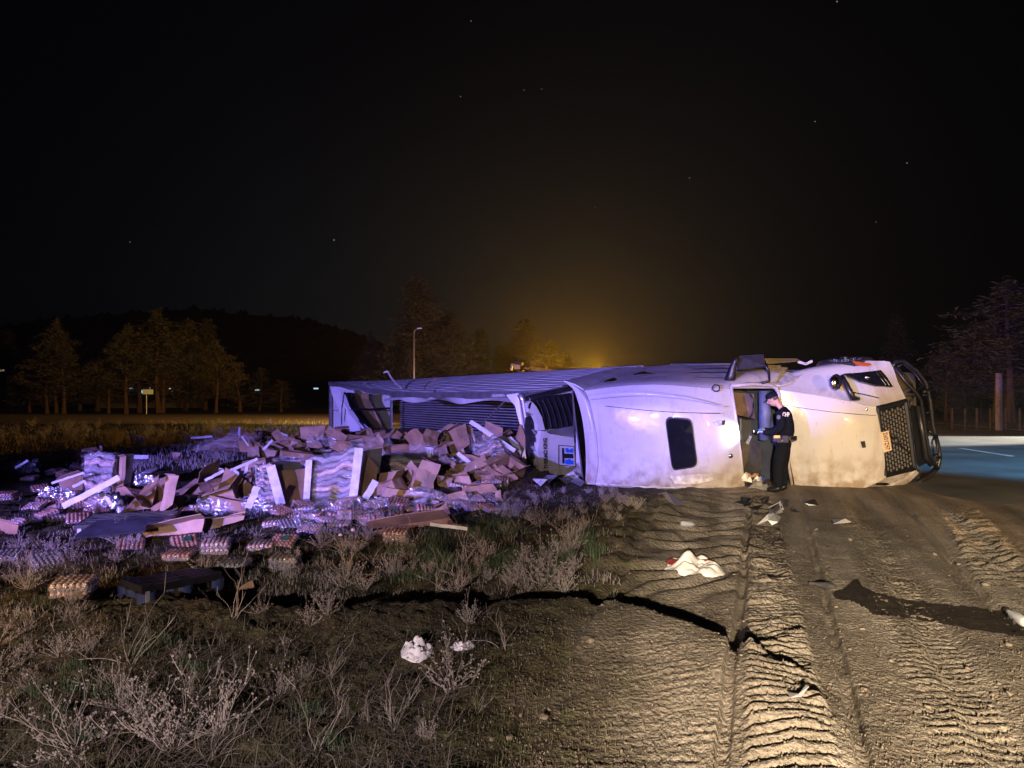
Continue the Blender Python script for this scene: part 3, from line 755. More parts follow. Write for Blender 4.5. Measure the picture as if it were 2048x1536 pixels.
# grille
gq = [(1755, 816, 1.72), (1811, 801, .98), (1829, 937, .98), (1771, 951, 1.70)]
def gp(u, w, dv=0.0, q=gq):
    a = [q[0][k] * (1 - u) + q[1][k] * u for k in range(3)]; b = [q[3][k] * (1 - u) + q[2][k] * u for k in range(3)]
    p = [a[k] * (1 - w) + b[k] * w for k in range(3)]
    return TV(p[0], p[1], p[2] + dv)
grl = part(MB().plate([gp(0, 0, -.05), gp(1, 0, -.05), gp(1, 1, -.05), gp(0, 1, -.05)], .04), 'grille', M['black'])
fb = MB()
for a, b in (((0, 0), (1, 0)), ((1, 0), (1, 1)), ((1, 1), (0, 1)), ((0, 1), (0, 0))):
    fb.tube([gp(a[0], a[1], .03), gp(b[0], b[1], .03)], .045, 6)
sub(fb, 'grille_frame', M['black'], grl)
M['slat'] = mat('grille_slat', (.30, .27, .22), .35, metal=.4, var=.3, scale=20)
sh = None
for i in range(9):
    for j in range(13):
        u = .10 + i * .098; w = .07 + j * .069 + (i % 2) * .03
        if w > .95: continue
        mb = MB().plate([gp(u, w, .02), gp(u + .035, w - .008, .02), gp(u + .045, w + .034, .02), gp(u + .012, w + .044, .02)], .015)
        sub(mb, 'slat', M['slat'], grl)
sub(MB().tube([gp(.08, .30, .05), gp(.92, .78, .05)], .016, 5), 'diagonal_bar', M['black'], grl)
sub(MB().ball(gp(.5, .54, .05), (.06, .05, .08)), 'round_emblem', M['dark'], grl, smooth=True)
wh = MB(); wh.tube([TV(1815, 799, .92), TV(1823, 862, .92), TV(1833, 936, .92)], .035, 6)
part(wh, 'grille_trim', M['chrome'])
# number plate with lettering
pq = [(1763, 865, 1.80), (1777, 861, 1.62), (1784, 900, 1.62), (1769, 905, 1.80)]
def pp(u, w, dv=0): return gp(u, w, dv, pq)
plt_ = part(MB().plate([pp(0, 0), pp(1, 0), pp(1, 1), pp(0, 1)], .015), 'number_plate', M['plate'])
FONT = {'Z': ['11111', '00010', '00100', '01000', '11111'], 'W': ['10001', '10001', '10101', '10101', '01010'], '0': ['01110', '10001', '10001', '10001', '01110'],
        'Y': ['10001', '01010', '00100', '00100', '00100'], '4': ['10010', '10010', '11111', '00010', '00010'], '7': ['11111', '00010', '00100', '01000', '01000']}
for k, chh in enumerate('ZW0YZ47'):
    mb = MB()
    for r_, row in enumerate(FONT[chh]):
        for c, bit in enumerate(row):
            if bit == '1':
                # text runs down the plate (rotated clockwise)
                w0 = .06 + k * .128 + c * .021; u0 = .78 - r_ * .115
                mb.plate([pp(u0, w0, .012), pp(u0, w0 + .021, .012), pp(u0 - .115, w0 + .021, .012), pp(u0 - .115, w0, .012)], .002)
    sub(mb, 'plate_character', M['ink'], plt_)
# bumper, lower corner
bm = [[(1812, 800, .98), (1822, 870, .96), (1832, 938, .96)], [(1830, 812, .8), (1840, 875, .78), (1846, 930, .8)], [(1850, 815, .5), (1856, 875, .45), (1858, 925, .5)]]
part(skin(bm, .04), 'bumper', M['black'], autos=50)
lc = [[(1660, 976, 2.05), (1700, 985, 1.9), (1760, 978, 1.6), (1810, 960, 1.2), (1832, 940, .95)], [(1662, 982, 1.9), (1705, 987, 1.75), (1760, 983, 1.5), (1812, 968, 1.1), (1838, 946, .85)]]
part(skin(lc, .04), 'lower_fender', M['white'], autos=50)
lf = [[(1772, 954, 1.70), (1800, 946, 1.35), (1829, 938, .97)], [(1745, 968, 1.85), (1790, 960, 1.4), (1832, 944, .9)], [(1690, 979, 2.02), (1760, 975, 1.55), (1812, 963, 1.1)]]
part(skin(lf, .03), 'fender_corner', M['white'], autos=50)
part(MB().ball(TV(1765, 968, 1.78), (.14, .06, .03)), 'crushed_headlight', M['glass'], smooth=True)
for k in range(5):
    a = TV(1672 + 26 * k, 980 + rnd.uniform(-2, 4), 1.95 - .2 * k)
    part(MB().plate([a, a + Vector((.14, .03, .05)), a + Vector((.22, 0, -.03)), a + Vector((.05, .02, -.10))], .02), 'torn_fender_piece', M['black'] if k % 2 else M['dark'])
# bull bar
def TB(*pts): return [TV(*p) for p in pts]
bar = part(MB().tube(TB((1784, 735, .9), (1790, 724, .8), (1806, 722, .7), (1834, 742, .55), (1852, 766, .5), (1860, 800, .48), (1866, 850, .48), (1876, 890, .45), (1880, 915, .45), (1876, 934, .5), (1862, 950, .6), (1840, 966, .75), (1815, 981, .9), (1800, 984, 1.0)), .042, 8), 'bull_bar', M['black'], smooth=True)
for pts, r_ in (
    (((1790, 735, 1.0), (1812, 765, .95), (1832, 785, .9), (1842, 800, .85), (1850, 860, .8), (1858, 905, .78), (1868, 925, .7), (1874, 938, .6)), .036),
    (((1796, 733, .85), (1806, 728, .75), (1830, 747, .62), (1846, 770, .58), (1832, 782, .8), (1812, 760, .9), (1796, 733, .85)), .02),
    (((1846, 784, .75), (1864, 778, .5)), .03), (((1828, 790, .9), (1818, 822, .95)), .016),
    (((1846, 790, .8), (1858, 790, .5), (1862, 822, .5), (1854, 826, .7)), .02),
    (((1858, 862, .75), (1872, 874, .5)), .036), (((1864, 884, .7), (1868, 874, .55), (1874, 880, .5), (1876, 905, .5), (1868, 912, .65), (1864, 884, .7)), .02),
    (((1868, 920, .7), (1880, 914, .45)), .035), (((1872, 936, .6), (1848, 958, .85), (1822, 974, 1.05)), .034),
    (((1836, 812, .9), (1846, 870, .86), (1852, 915, .86), (1862, 930, .8)), .05)):
    sub(MB().tube(TB(*pts), r_, 7), 'bar_tube', M['black'], bar, smooth=True)
# hood mirror
hm = part(MB().tube(TB((1683, 753, 1.9), (1692, 768, 2.05), (1700, 784, 2.1), (1706, 796, 2.1), (1718, 798, 1.95)), [.05, .05, .055, .06, .03], 8), 'hood_mirror', M['black'], smooth=True)
sub(MB().ball(TV(1672, 764, 2.1), (.12, .07, .155)), 'mirror_head', M['black'], hm, smooth=True)
sub(MB().ball(TV(1670, 766, 2.17), (.085, .03, .125)), 'mirror_glass', M['chrome'], hm, smooth=True)
# door mirror on the upper side
dm = part(MB().tube(TB((1458, 764, 2.9), (1462, 752, 2.9), (1465, 736, 2.9), (1470, 722, 2.9), (1476, 716, 2.9)), [.10, .10, .07, .05, .04], 8), 'door_mirror', M['black'], smooth=True)
sub(MB().plate(TB((1471, 718, 2.75), (1480, 712, 2.7), (1527, 709, 2.6), (1531, 732, 2.7), (1524, 733, 2.75), (1477, 738, 2.8)), .06), 'mirror_back', M['dark'], dm)
sub(MB().tube(TB((1471, 718, 2.78), (1480, 711, 2.7), (1527, 708, 2.6)), .012, 5), 'mirror_rim', M['chrome'], dm)
sub(MB().tube(TB((1531, 730, 2.65), (1538, 745, 2.6), (1539, 762, 2.55), (1520, 767, 2.6), (1460, 768, 2.9)), .028, 7), 'mirror_arm', M['black'], dm, smooth=True)
sub(MB().tube(TB((1470, 742, 2.6), (1500, 738, 2.5), (1532, 734, 2.4)), .016, 6), 'mirror_arm', M['dark'], dm, smooth=True)
# perforated steps and tank fairing on the upper side
def perforated(q, nu, nv, name):
    base = part(MB().plate([TV(*p) for p in q], .01), name, mat('step_alu', (.55, .50, .40), .45, metal=.4, var=.2, scale=6))
    mb = MB()
    for i in range(nu):
        for j in range(nv):
            u = (i + .5) / nu; w = (j + .5) / nv
            p = [(q[0][k] * (1 - u) + q[1][k] * u) * (1 - w) + (q[3][k] * (1 - u) + q[2][k] * u) * w for k in range(3)]
            c = TV(p[0], p[1], p[2] + .04)
            mb.plate([c + Vector((-.018, 0, -.012)), c + Vector((.018, 0, -.012)), c + Vector((.018, 0, .012)), c + Vector((-.018, 0, .012))], .006)
    o = sub(mb, 'tread_hole', M['black'], base); o['kind'] = 'stuff'
perforated([(1530, 717, 1.4), (1593, 717, 1.1), (1603, 722, 1.1), (1534, 727, 1.5)], 16, 3, 'step')
perforated([(1536, 730, 1.9), (1562, 731, 1.8), (1560, 744, 2.0), (1538, 743, 2.0)], 8, 4, 'step')
part(MB().tube(TB((1596, 724, 1.2), (1612, 728, 1.15), (1624, 722, 1.1)), .03, 6), 'step_bracket', M['white_dirty'])
part(MB().tube(TB((1340, 729, 1.2), (1400, 729, 1.2), (1462, 728, 1.2)), .02, 6), 'tank_strap', M['alu'])
# steer wheel on the upper side
wc = TV(1690, 723, .75); wa = Vector((.906, -.423, .06)).normalized(); wb = Vector((-.40, -.90, -.17)).normalized(); wn = wa.cross(wb).normalized()
if wn.z < 0: wn = -wn
def disc(c, r0, h0, n=24, wobble=0): return [c + (wa * math.cos(t) + wb * math.sin(t)) * r0 + wn * h0 for t in [2 * math.pi * k / n for k in range(n)]]
prof = [(.30, -.28), (.50, -.27), (.54, -.18), (.54, -.04), (.50, .02), (.40, .045), (.31, .03)]
whl = part(MB().grid([disc(wc, a, b) for a, b in prof], closed=True), 'wheel', M['rubber'], smooth=True)
rp = [(.31, .03), (.285, .0), (.27, -.06), (.15, -.05), (.14, .03), (.0001, .035)]
sub(MB().grid([disc(wc, a, b) for a, b in rp], closed=True), 'rim', M['alu'], whl, smooth=True)
for k in range(10):
    t = k * .6283; c = wc + (wa * math.cos(t) + wb * math.sin(t)) * .19
    sub(MB().tube([c - wn * .05, c + wn * .07, c + wn * .10], [.028, .026, .008], 6), 'lug_nut', M['chrome'], whl)
sub(MB().tube([wc, wc + wn * .10], [.09, .07], 10), 'hub_cap', M['dark'], whl)
# chassis and rear axle behind the cab, seen from other sides
part(MB().plate(TB((1560, 745, 1.0), (1830, 745, .3), (1840, 970, .3), (1570, 985, 1.0)), .2), 'chassis', M['dark'])
part(MB().plate(TB((1240, 745, .9), (1500, 745, .9), (1520, 975, .9), (1262, 965, .9)), .1), 'cab_floor', M['dark'])

# ================================================================ TRAILER
tv = Vector((TRV[0], TRV[1], 0)); TL = tv.length; tr = tv / TL          # rearward
vd = Vector((-tr.y, tr.x, 0));  vd = vd if vd.y < 0 else -vd             # roofward (towards the camera)
def TRP(a, v, z):      # a: 0 front..1 rear, v: metres behind the roof plane, z height
    return Vector((TR0[0], TR0[1], 0)) + tv * a - vd * v + Vector((0, 0, z))
trailer = empty('box_trailer', TRP(.5, 1.4, 0), 'refrigerated box trailer lying on its side with its roof torn open', 'trailer')
def tpart(mb, name, m, **k):
    o = mb.build(name, m, **k); wp(o, trailer); return o
edge = lambda a: float(np.interp(a, [0, .08, .2, .42, .55, .7, .85, 1], [1.80, 1.80, 1.80, 1.80, 1.86, 1.99, 2.16, 2.33]))
WT = 2.72
# upper side wall: long corrugations
for k in range(12):
    v0, v1 = WT * k / 12, WT * (k + 1) / 12
    rows = []
    for a in np.linspace(0, 1, 40):
        row = []
        for v, up in ((v0, 0), (v0 + (v1 - v0) * .2, .030), (v0 + (v1 - v0) * .8, .030), (v1, 0)):
            f_ = v / WT; z = edge(a) * (1 - f_) + 2.44 * f_ + .10 * math.sin(f_ * math.pi) * (1 - a) * .4
            row.append(TRP(a, v, z + up + .012 * math.sin(a * 60 + k) * (1 - f_)))
        rows.append(row)
    tpart(MB().grid(rows, .004, flip=None), 'side_wall_panel', M['trail'], autos=20)
tpart(MB().grid([[TRP(a, v, (edge(a) * (1 - v / WT) + 2.44 * v / WT) - .06) for v in (0.02, WT)] for a in np.linspace(0, 1, 20)], .03), 'side_lining', M['liner'])
# top roof rail with torn flanges
mb = MB(); mb.grid([[TRP(a, 0 - .02, edge(a) + .05), TRP(a, -.03, edge(a) - .03), TRP(a, -.02, edge(a) - .10 - .02 * math.sin(a * 40))] for a in np.linspace(0, 1, 60)], .02)
tpart(mb, 'roof_rail', M['alu'], autos=40)
mb = MB(); mb.grid([[TRP(a, 0, edge(a) - .08), TRP(a, .05 + .2 * (.5 + .5 * math.sin(a * 23)), edge(a) - .20 - .05 * math.sin(a * 31))] for a in np.linspace(.02, .52, 40)], .01)
tpart(mb, 'torn_rail_flange', M['liner'], autos=40)
# floor of the trailer (now a wall): ribs
nrib = 26
tpart(MB().plate([TRP(.0, WT, 0), TRP(.93, WT, 0), TRP(.93, WT, 2.4), TRP(.0, WT, 2.4)], .08), 'floor_plate', M['dark'])
ribm = mat('floor_rib', (.42, .42, .45), .34, metal=.35, var=.3, scale=2)
mbm = None
for k in range(nrib):
    z = .12 + k * .088
    a0, a1 = .0, .93
    mb = MB().grid([[TRP(a, WT - .015, z), TRP(a, WT - .055, z + .008), TRP(a, WT - .055, z + .040), TRP(a, WT - .015, z + .048)] for a in (a0, .3, .6, a1)])
    tpart(mb, 'floor_rib', ribm)
# doorway end: rear frame and two swung doors, inner faces
tpart(MB().prism([TRP(1, 0, 0), TRP(1, .10, 0), TRP(1, .10, 2.36), TRP(1, 0, 2.34)], -tr * .12), 'rear_frame_post', M['alu'])
tpart(MB().prism([TRP(1, WT - .1, 0), TRP(1, WT, 0), TRP(1, WT, 2.44), TRP(1, WT - .1, 2.44)], -tr * .12), 'rear_frame_post', M['alu'])
tpart(MB().prism([TRP(1, .1, 2.26), TRP(1, WT - .1, 2.36), TRP(1, WT - .1, 2.44), TRP(1, .1, 2.36)], -tr * .12), 'rear_frame_header', M['alu'])
tpart(MB().prism([TRP(1, .10, 1.2), TRP(1, 1.38, 1.2), TRP(1, 1.38, 2.26), TRP(1, .10, 2.24)], tr * .06), 'rear_door', M['liner'])
tpart(MB().prism([TRP(1, .10, 0), TRP(1, 1.38, 0), TRP(1, 1.38, 1.18), TRP(1, .10, 1.18)], tr * .06), 'rear_door', M['liner'])
tpart(MB().prism([TRP(1, 1.42, 0), TRP(1, WT - .1, 0), TRP(1, WT - .1, 1.15), TRP(1, 1.42, 1.15)], tr * .06), 'rear_door', M['liner'])
tpart(MB().prism([TRP(1, 1.42, 1.2), TRP(1, WT - .1, 1.2), TRP(1, WT - .1, 2.36), TRP(1, 1.42, 2.3)], tr * .06), 'rear_door', M['liner'])
def plane_pt(px, py, a, off=0):
    """pixel onto the plane across the trailer at station a"""
    o = Vector((0, 0, H)); d = P(px, py, 1) - o; c = TRP(a, 0, 0) + tr * off
    return o + d * ((c - o).dot(tr) / d.dot(tr))
# hanging liner pieces inside the rear end
def hang(pts, m, name, th=.03, base=0.0):
    tpart(MB().plate([P(*p) for p in pts], th), name, m)
hang([(688, 786, 27.5), (708, 786, 27.8), (736, 786, 28.2), (738, 800, 28.4), (764, 850, 28.6), (764, 866, 28.6), (744, 872, 28.0), (720, 820, 27.8)], M['tan'], 'plywood_panel')
hang([(690, 785, 27.2), (705, 785, 27.3), (718, 815, 27.4), (756, 870, 27.6), (742, 872, 27.2), (700, 812, 27.1)], M['black'], 'torn_liner')
hang([(660, 772, 26.8), (684, 784, 26.8), (690, 812, 26.6), (722, 860, 26.3), (700, 866, 26.3), (664, 790, 26.6)], M['liner'], 'torn_liner')
hang([(716, 840, 26.6), (728, 848, 26.6), (745, 862, 26.6), (738, 868, 26.6), (722, 852, 26.6)], M['bluetarp'], 'blue_film_scrap')
tpart(MB().tube([P(681, 778, 26.4), P(683, 800, 26.3), P(700, 828, 26.2), P(722, 858, 26.0)], .045, 6), 'bent_rail', M['liner'])
tpart(MB().tube([P(689, 783, 26.3), P(684, 815, 26.2), P(683, 850, 26.1)], .02, 5), 'cable', M['black'])
tpart(MB().tube([P(703, 818, 26.8), P(740, 819, 27.4), P(780, 816, 28.0)], .04, 5), 'cross_bar', M['dark'])
tpart(MB().tube([P(783, 800, 27.5), P(783, 870, 27.5)], .05, 5), 'door_post', M['alu'])
tpart(MB().prism([P(768, 797, 26.5), P(832, 791, 24.0), P(832, 796, 24.0), P(768, 802, 26.5)], (0, .03, 0)), 'hanging_trim', M['post'])
tpart(MB().prism([P(920, 791, 18.6), P(1008, 788, 15.8), P(1012, 793, 15.7), P(920, 797, 18.6)], (0, .03, 0)), 'hanging_trim', M['post'])
tpart(MB().plate([P(850, 800, 19.8), P(864, 793, 19.6), P(888, 791, 19.2), (P(887, 795, 19.2)), P(868, 798, 19.4)], .02), 'torn_rail_flange', M['post'])
# ladder-like perforated strut
mb = MB()
a, b = P(1012, 800, 17.2), P(965, 848, 18.4); dd = b - a; sd = Vector((.10, 0, .10)); 
mb.tube([a, b], .02, 5); mb.tube([a + sd, b + sd], .02, 5)
for k in range(16): c = a + dd * (k + .5) / 16; mb.tube([c, c + sd], .012, 4)
tpart(mb, 'perforated_strut', M['alu'])
# front end: bulkhead, front corner rail
tpart(MB().prism([TRP(0, 0, 0), TRP(0, WT, 0), TRP(0, WT, 2.44), TRP(0, 0, 1.8)], tr * .10), 'bulkhead', M['trail'])
fp = MB()
for off, r_ in ((0, .07), (.10, .05)):
    fp.tube([plane_pt(1040 + off * 120, 788, 0, -.02), plane_pt(1046 + off * 130, 800, 0, -.04), plane_pt(1056 + off * 130, 860, 0, -.06), plane_pt(1068 + off * 130, 955, 0, -.06)], r_, 8)
tpart(fp, 'front_corner_post', M['alu'], smooth=True)
tpart(MB().plate([plane_pt(1048, 790, 0, -.08), plane_pt(1150, 768, 0, -.08), plane_pt(1152, 778, 0, -.08), plane_pt(1052, 804, 0, -.08)], .04), 'front_top_rail', M['dark'])
tpart(MB().tube([plane_pt(1050, 791, 0, -.14), plane_pt(1135, 772, 0, -.14)], .015, 5), 'front_rail_edge', M['alu'])
# foam and liner curtain at the front edge
hang([(1012, 790, 14.9), (1036, 786, 14.7), (1044, 800, 14.5), (1050, 860, 14.4), (1054, 900, 14.4), (1052, 950, 14.4), (1046, 956, 14.4), (1050, 900, 14.5), (1040, 850, 14.6), (1030, 812, 14.7)], M['liner'], 'torn_liner')
hang([(1040, 848, 14.5), (1050, 870, 14.3), (1050, 905, 14.3), (1046, 930, 14.3), (1040, 905, 14.4), (1030, 880, 14.5)], M['card'], 'torn_liner')
hang([(1050, 895, 14.2), (1054, 930, 14.1), (1052, 958, 14.0), (1030, 962, 13.9), (1018, 950, 13.9), (1040, 925, 14.1)], M['foam'], 'torn_foam')
hang([(1014, 874, 14.4), (1022, 873, 14.4), (1036, 886, 14.3), (1044, 902, 14.3), (1040, 914, 14.3), (1028, 895, 14.35)], M['post'], 'torn_liner')
# reefer unit
ru = lambda px, py, off=-.42: plane_pt(px, py, 0, off)
unit = tpart(MB().prism([ru(1082, 862), ru(1092, 863), ru(1100, 868), ru(1147, 875), ru(1170, 880), ru(1176, 950), ru(1167, 951), ru(1077, 945), ru(1076, 900)], tr * .38), 'cooling_unit', M['white'])
def blob(poly, m, name, off=-.44, th=.02):
    o = MB().prism([ru(x, y, off) for x, y in poly], tr * th).build(name, m); o.parent = unit; return o
blob([(1055, 806), (1060, 802), (1066, 805), (1074, 815), (1084, 835), (1090, 860), (1076, 861), (1074, 845), (1068, 830), (1058, 824)], M['white'], 'curved_shroud', -.46, .12)
blob([(1056, 815), (1060, 805), (1063, 804), (1059, 818)], M['ink'], 'shroud_slot', -.475, .01)
blob([(1064, 803), (1100, 794), (1146, 786), (1150, 800), (1148, 850), (1120, 855), (1092, 858), (1086, 840), (1076, 818)], M['black'], 'vent_grille', -.36, .2)
for k in range(7):
    x = 1074 + k * 11
    o = MB().tube([ru(x, 800 - k * 1.5, -.38), ru(x + 8, 815, -.40), ru(x + 14, 835, -.40), ru(x + 18, 856 - k, -.39)], .012, 5).build('vent_louvre', M['dark']); o.parent = unit
blob([(1104, 860), (1146, 852), (1148, 872), (1098, 866)], M['alu'], 'inner_plate', -.38, .05)
blob([(1058, 835), (1066, 832), (1072, 845), (1075, 862), (1074, 945), (1066, 948), (1060, 900)], M['dark'], 'machinery', -.25, .2)
for k in range(6):
    o = MB().tube([ru(1062 + k % 3 * 3, 842 + k * 17, -.28), ru(1068 + k % 2 * 3, 850 + k * 17, -.3)], .03, 6).build('machinery_fitting', M['alu'] if k % 2 else M['black']); o.parent = unit
blob([(1084, 944), (1096, 946), (1092, 960), (1088, 962)], M['white'], 'broken_bracket', -.44, .03)
def text_obj(txt, loc_px, top_px, size_scale, m, parent, name, off=-.445):
    """flat lettering on the unit, reading upward; loc_px start, top_px end of the line"""
    cu = bpy.data.curves.new(name, 'FONT'); cu.body = txt; cu.size = 1; cu.extrude = .004; cu.offset = .045
    o = bpy.data.objects.new(name, cu); COL.objects.link(o)
    bpy.context.view_layer.update()
    dg = bpy.context.evaluated_depsgraph_get(); me = bpy.data.meshes.new_from_object(o.evaluated_get(dg))
    w = max(v.co.x for v in me.vertices); hh = max(v.co.y for v in me.vertices)
    bpy.data.objects.remove(o)
    p0 = ru(*loc_px, off); p1 = ru(*top_px, off)
    ax = (p1 - p0); X = ax.normalized(); Nn = -tr; Y = Nn.cross(X).normalized()
    s = ax.length / w
    for v in me.vertices:
        c = v.co.copy(); v.co = p0 + X * c.x * s + Y * (c.y * s * size_scale) + Nn * (c.z * s)
    me.materials.clear(); me.materials.append(m)
    o = bpy.data.objects.new(name, me); link(o); o.parent = parent
    return o
text_obj('THERMO KING', (1095.5, 937), (1093.5, 876), 1.35, M['ink'], unit, 'lettering', -.435)
# emblem: bordered square, wavy on its left side, a T and two blue shapes
def lg(poly, m, name='logo_shape', off=-.432): return blob(poly, m, name, off, .006)
def outline(pts, w=.9):
    mb = MB()
    q = [ru(x, y, -.436) for x, y in pts]
    mb.tube(q + [q[0]], .008, 4)
    o = mb.build('logo_border', M['ink']); o.parent = unit
wav = [(1117 + (1.3 if i % 2 else -1.0), 892 + i * 2.9) for i in range(14)]
outline([(1118, 890.5), (1148, 893), (1151, 933), (1118, 930)] [:3] + [(1118, 930)] + wav[::-1])
lg([(1124, 896), (1128, 896), (1129, 927), (1125, 927)], M['ink'])
lg([(1128, 907), (1146, 908), (1147, 917), (1129, 916)], M['ink'])
lg([(1131, 896), (1136, 896), (1137, 899), (1141, 899), (1142, 897), (1146, 897), (1147, 904), (1142, 906), (1139, 904), (1136, 906), (1131, 903)], M['logoblue'])
lg([(1130, 920), (1136, 920), (1137, 918), (1141, 918), (1142, 921), (1146, 921), (1147, 929), (1131, 928)], M['logoblue'])
# bent strip and hose standing on the upper side
o = MB().grid([[P(767, 747, 24.0), P(767, 744, 24.0)], [P(774, 744, 24.0), P(775, 741, 24.0)], [P(781, 757, 23.6), P(784, 755, 23.6)], [P(790, 768, 23.0), P(793, 766, 23.0)], [P(801, 777, 22.4), P(803, 775, 22.4)]], .01)
tpart(o, 'bent_trim_strip', M['post'])
tpart(MB().tube([P(875, 758, 20.6), P(862, 762, 20.6), P(852, 770, 20.2), P(848, 778, 19.8), P(856, 783, 19.5)], .015, 5), 'torn_hose', mat('rusty_hose', (.3, .12, .06), .7))
for k in range(9):
    c = P(740 + rnd.uniform(-14, 14), 767 + rnd.uniform(-2.5, 2.5), 26.2)
    tpart(MB().ball(c, (.12, .1, .012), 6, 3), 'scrape_mark', M['dark'])
# ================================================================ OFFICER
def skin_obj(name, pts, edges, m, root=0, sub=1):
    me = bpy.data.meshes.new(name)
    me.from_pydata([p[0] for p in pts], edges, [])
    o = bpy.data.objects.new(name, me); COL.objects.link(o)
    md = o.modifiers.new('skin', 'SKIN'); md.use_smooth_shade = True; md.branch_smoothing = .6
    for i, p in enumerate(pts):
        r_ = p[1] if hasattr(p[1], '__len__') else (p[1], p[1])
        me.skin_vertices[0].data[i].radius = r_
        me.skin_vertices[0].data[i].use_root = (i == root)
    s = o.modifiers.new('smooth', 'SUBSURF'); s.levels = sub; s.render_levels = sub
    bpy.context.view_layer.update()
    dg = bpy.context.evaluated_depsgraph_get()
    m2 = bpy.data.meshes.new_from_object(o.evaluated_get(dg))
    bpy.data.objects.remove(o)
    m2.materials.clear(); m2.materials.append(m)
    m2.polygons.foreach_set('use_smooth', [True] * len(m2.polygons))
    o = bpy.data.objects.new(name, m2); COL.objects.link(o)
    return o
fd = Vector((-.86, .51, 0)).normalized(); ld = Vector((-fd.y, fd.x, 0))      # facing, his left
O0 = Vector((4.80, 12.62, float(ground_h(4.8, 12.62)) ))
def B(f, l, z): return O0 + fd * f + ld * l + Vector((0, 0, z))
# joints: 0 pelvis 1 waist 2 chest 3 neck 4 head base 5 head 6 crown
def arms(rs, wrist=.032):
    return [(B(-.07, .205, 1.44), rs[0]), (B(-.10, .265, 1.17), rs[1]), (B(.10, .215, 1.06), rs[2]), (B(.235, .14, 1.09), wrist),
            (B(-.07, -.205, 1.455), rs[0]), (B(-.02, -.25, 1.20), rs[1]), (B(.14, -.16, 1.08), rs[2]), (B(.26, -.05, 1.12), wrist)]
pts = [(B(-.12, 0, .98), .11), (B(-.13, 0, 1.14), .11), (B(-.12, 0, 1.36), .125), (B(-.07, 0, 1.50), .06), (B(.0, 0, 1.575), (.055, .055)),
       (B(.07, 0, 1.66), (.078, .09)), (B(.07, 0, 1.75), (.065, .075))]
pts += arms((.062, .046, .040))
legs = [(B(-.10, .10, .88), .092), (B(-.03, .12, .52), .062), (B(-.02, .13, .10), .042), (B(.12, .14, .045), .038),
        (B(-.10, -.10, .88), .092), (B(-.04, -.12, .52), .062), (B(-.06, -.14, .10), .042), (B(.08, -.16, .045), .038)]
pts += legs
ed = [(0, 1), (1, 2), (2, 3), (3, 4), (4, 5), (5, 6), (2, 7), (7, 8), (8, 9), (9, 10), (2, 11), (11, 12), (12, 13), (13, 14),
      (0, 15), (15, 16), (16, 17), (17, 18), (0, 19), (19, 20), (20, 21), (21, 22)]
# five fingers on each hand, rooted in the wrist end
def fingers(base_i, wrist_pt, side):
    global pts, ed
    for k in range(4):
        a = len(pts)
        off = ld * ((k - 1.5) * .019)
        L = (.85, 1.0, .95, .75)[k]
        q = wrist_pt + fd * .055 + off
        pts += [(q, .0105), (q + fd * .035 * L + Vector((0, 0, -.012)), .0095), (q + fd * .052 * L + Vector((0, 0, -.038)), .008)]
        ed += [(base_i, a), (a, a + 1), (a + 1, a + 2)]
    a = len(pts); q = wrist_pt + fd * .02 + ld * (-side * .035)
    pts += [(q, .012), (q + fd * .035 + ld * (-side * .010) + Vector((0, 0, -.02)), .010)]
    ed += [(base_i, a), (a, a + 1)]
fingers(10, pts[10][0], 1); fingers(14, pts[14][0], -1)
body = skin_obj('person', [(tuple(p[0]), p[1]) for p in pts], ed, M['skin'])
tag(body, 'person in dark uniform and cap standing beside the cab opening, looking down at blue lit hands', 'person')
def wear(name, pts, ed, m, sub=1):
    o = skin_obj(name, [(tuple(p[0]), p[1]) for p in pts], ed, m, sub=sub); o.parent = body; return o
sp = [(B(-.12, 0, .955), .19), (B(-.135, 0, 1.14), .19), (B(-.125, 0, 1.34), .215), (B(-.085, 0, 1.47), .12), (B(-.045, 0, 1.535), .075)]
sp += arms((.105, .080, .062), .050)
shirt = wear('shirt', sp, [(0, 1), (1, 2), (2, 3), (3, 4), (2, 5), (5, 6), (6, 7), (7, 8), (2, 9), (9, 10), (10, 11), (11, 12)], M['navy'], 2)
tp = [(B(-.12, 0, 1.0), .185), (B(-.12, 0, .90), .185), (B(-.09, .10, .78), .145), (B(-.03, .125, .50), .112), (B(-.03, .13, .08), .092),
      (B(-.09, -.10, .78), .145), (B(-.04, -.125, .50), .112), (B(-.06, -.14, .08), .092)]
wear('trousers', tp, [(0, 1), (1, 2), (2, 3), (3, 4), (1, 5), (5, 6), (6, 7)], M['navy'], 2)
for l, f0 in ((.14, 0), (-.155, -.05)):
    bt = wear('boot', [(B(f0 - .03, l, .14), .075), (B(f0 - .03, l, .065), .072), (B(f0 + .08, l, .055), .062), (B(f0 + .18, l, .045), .055)], [(0, 1), (1, 2), (2, 3)], M['leather'])
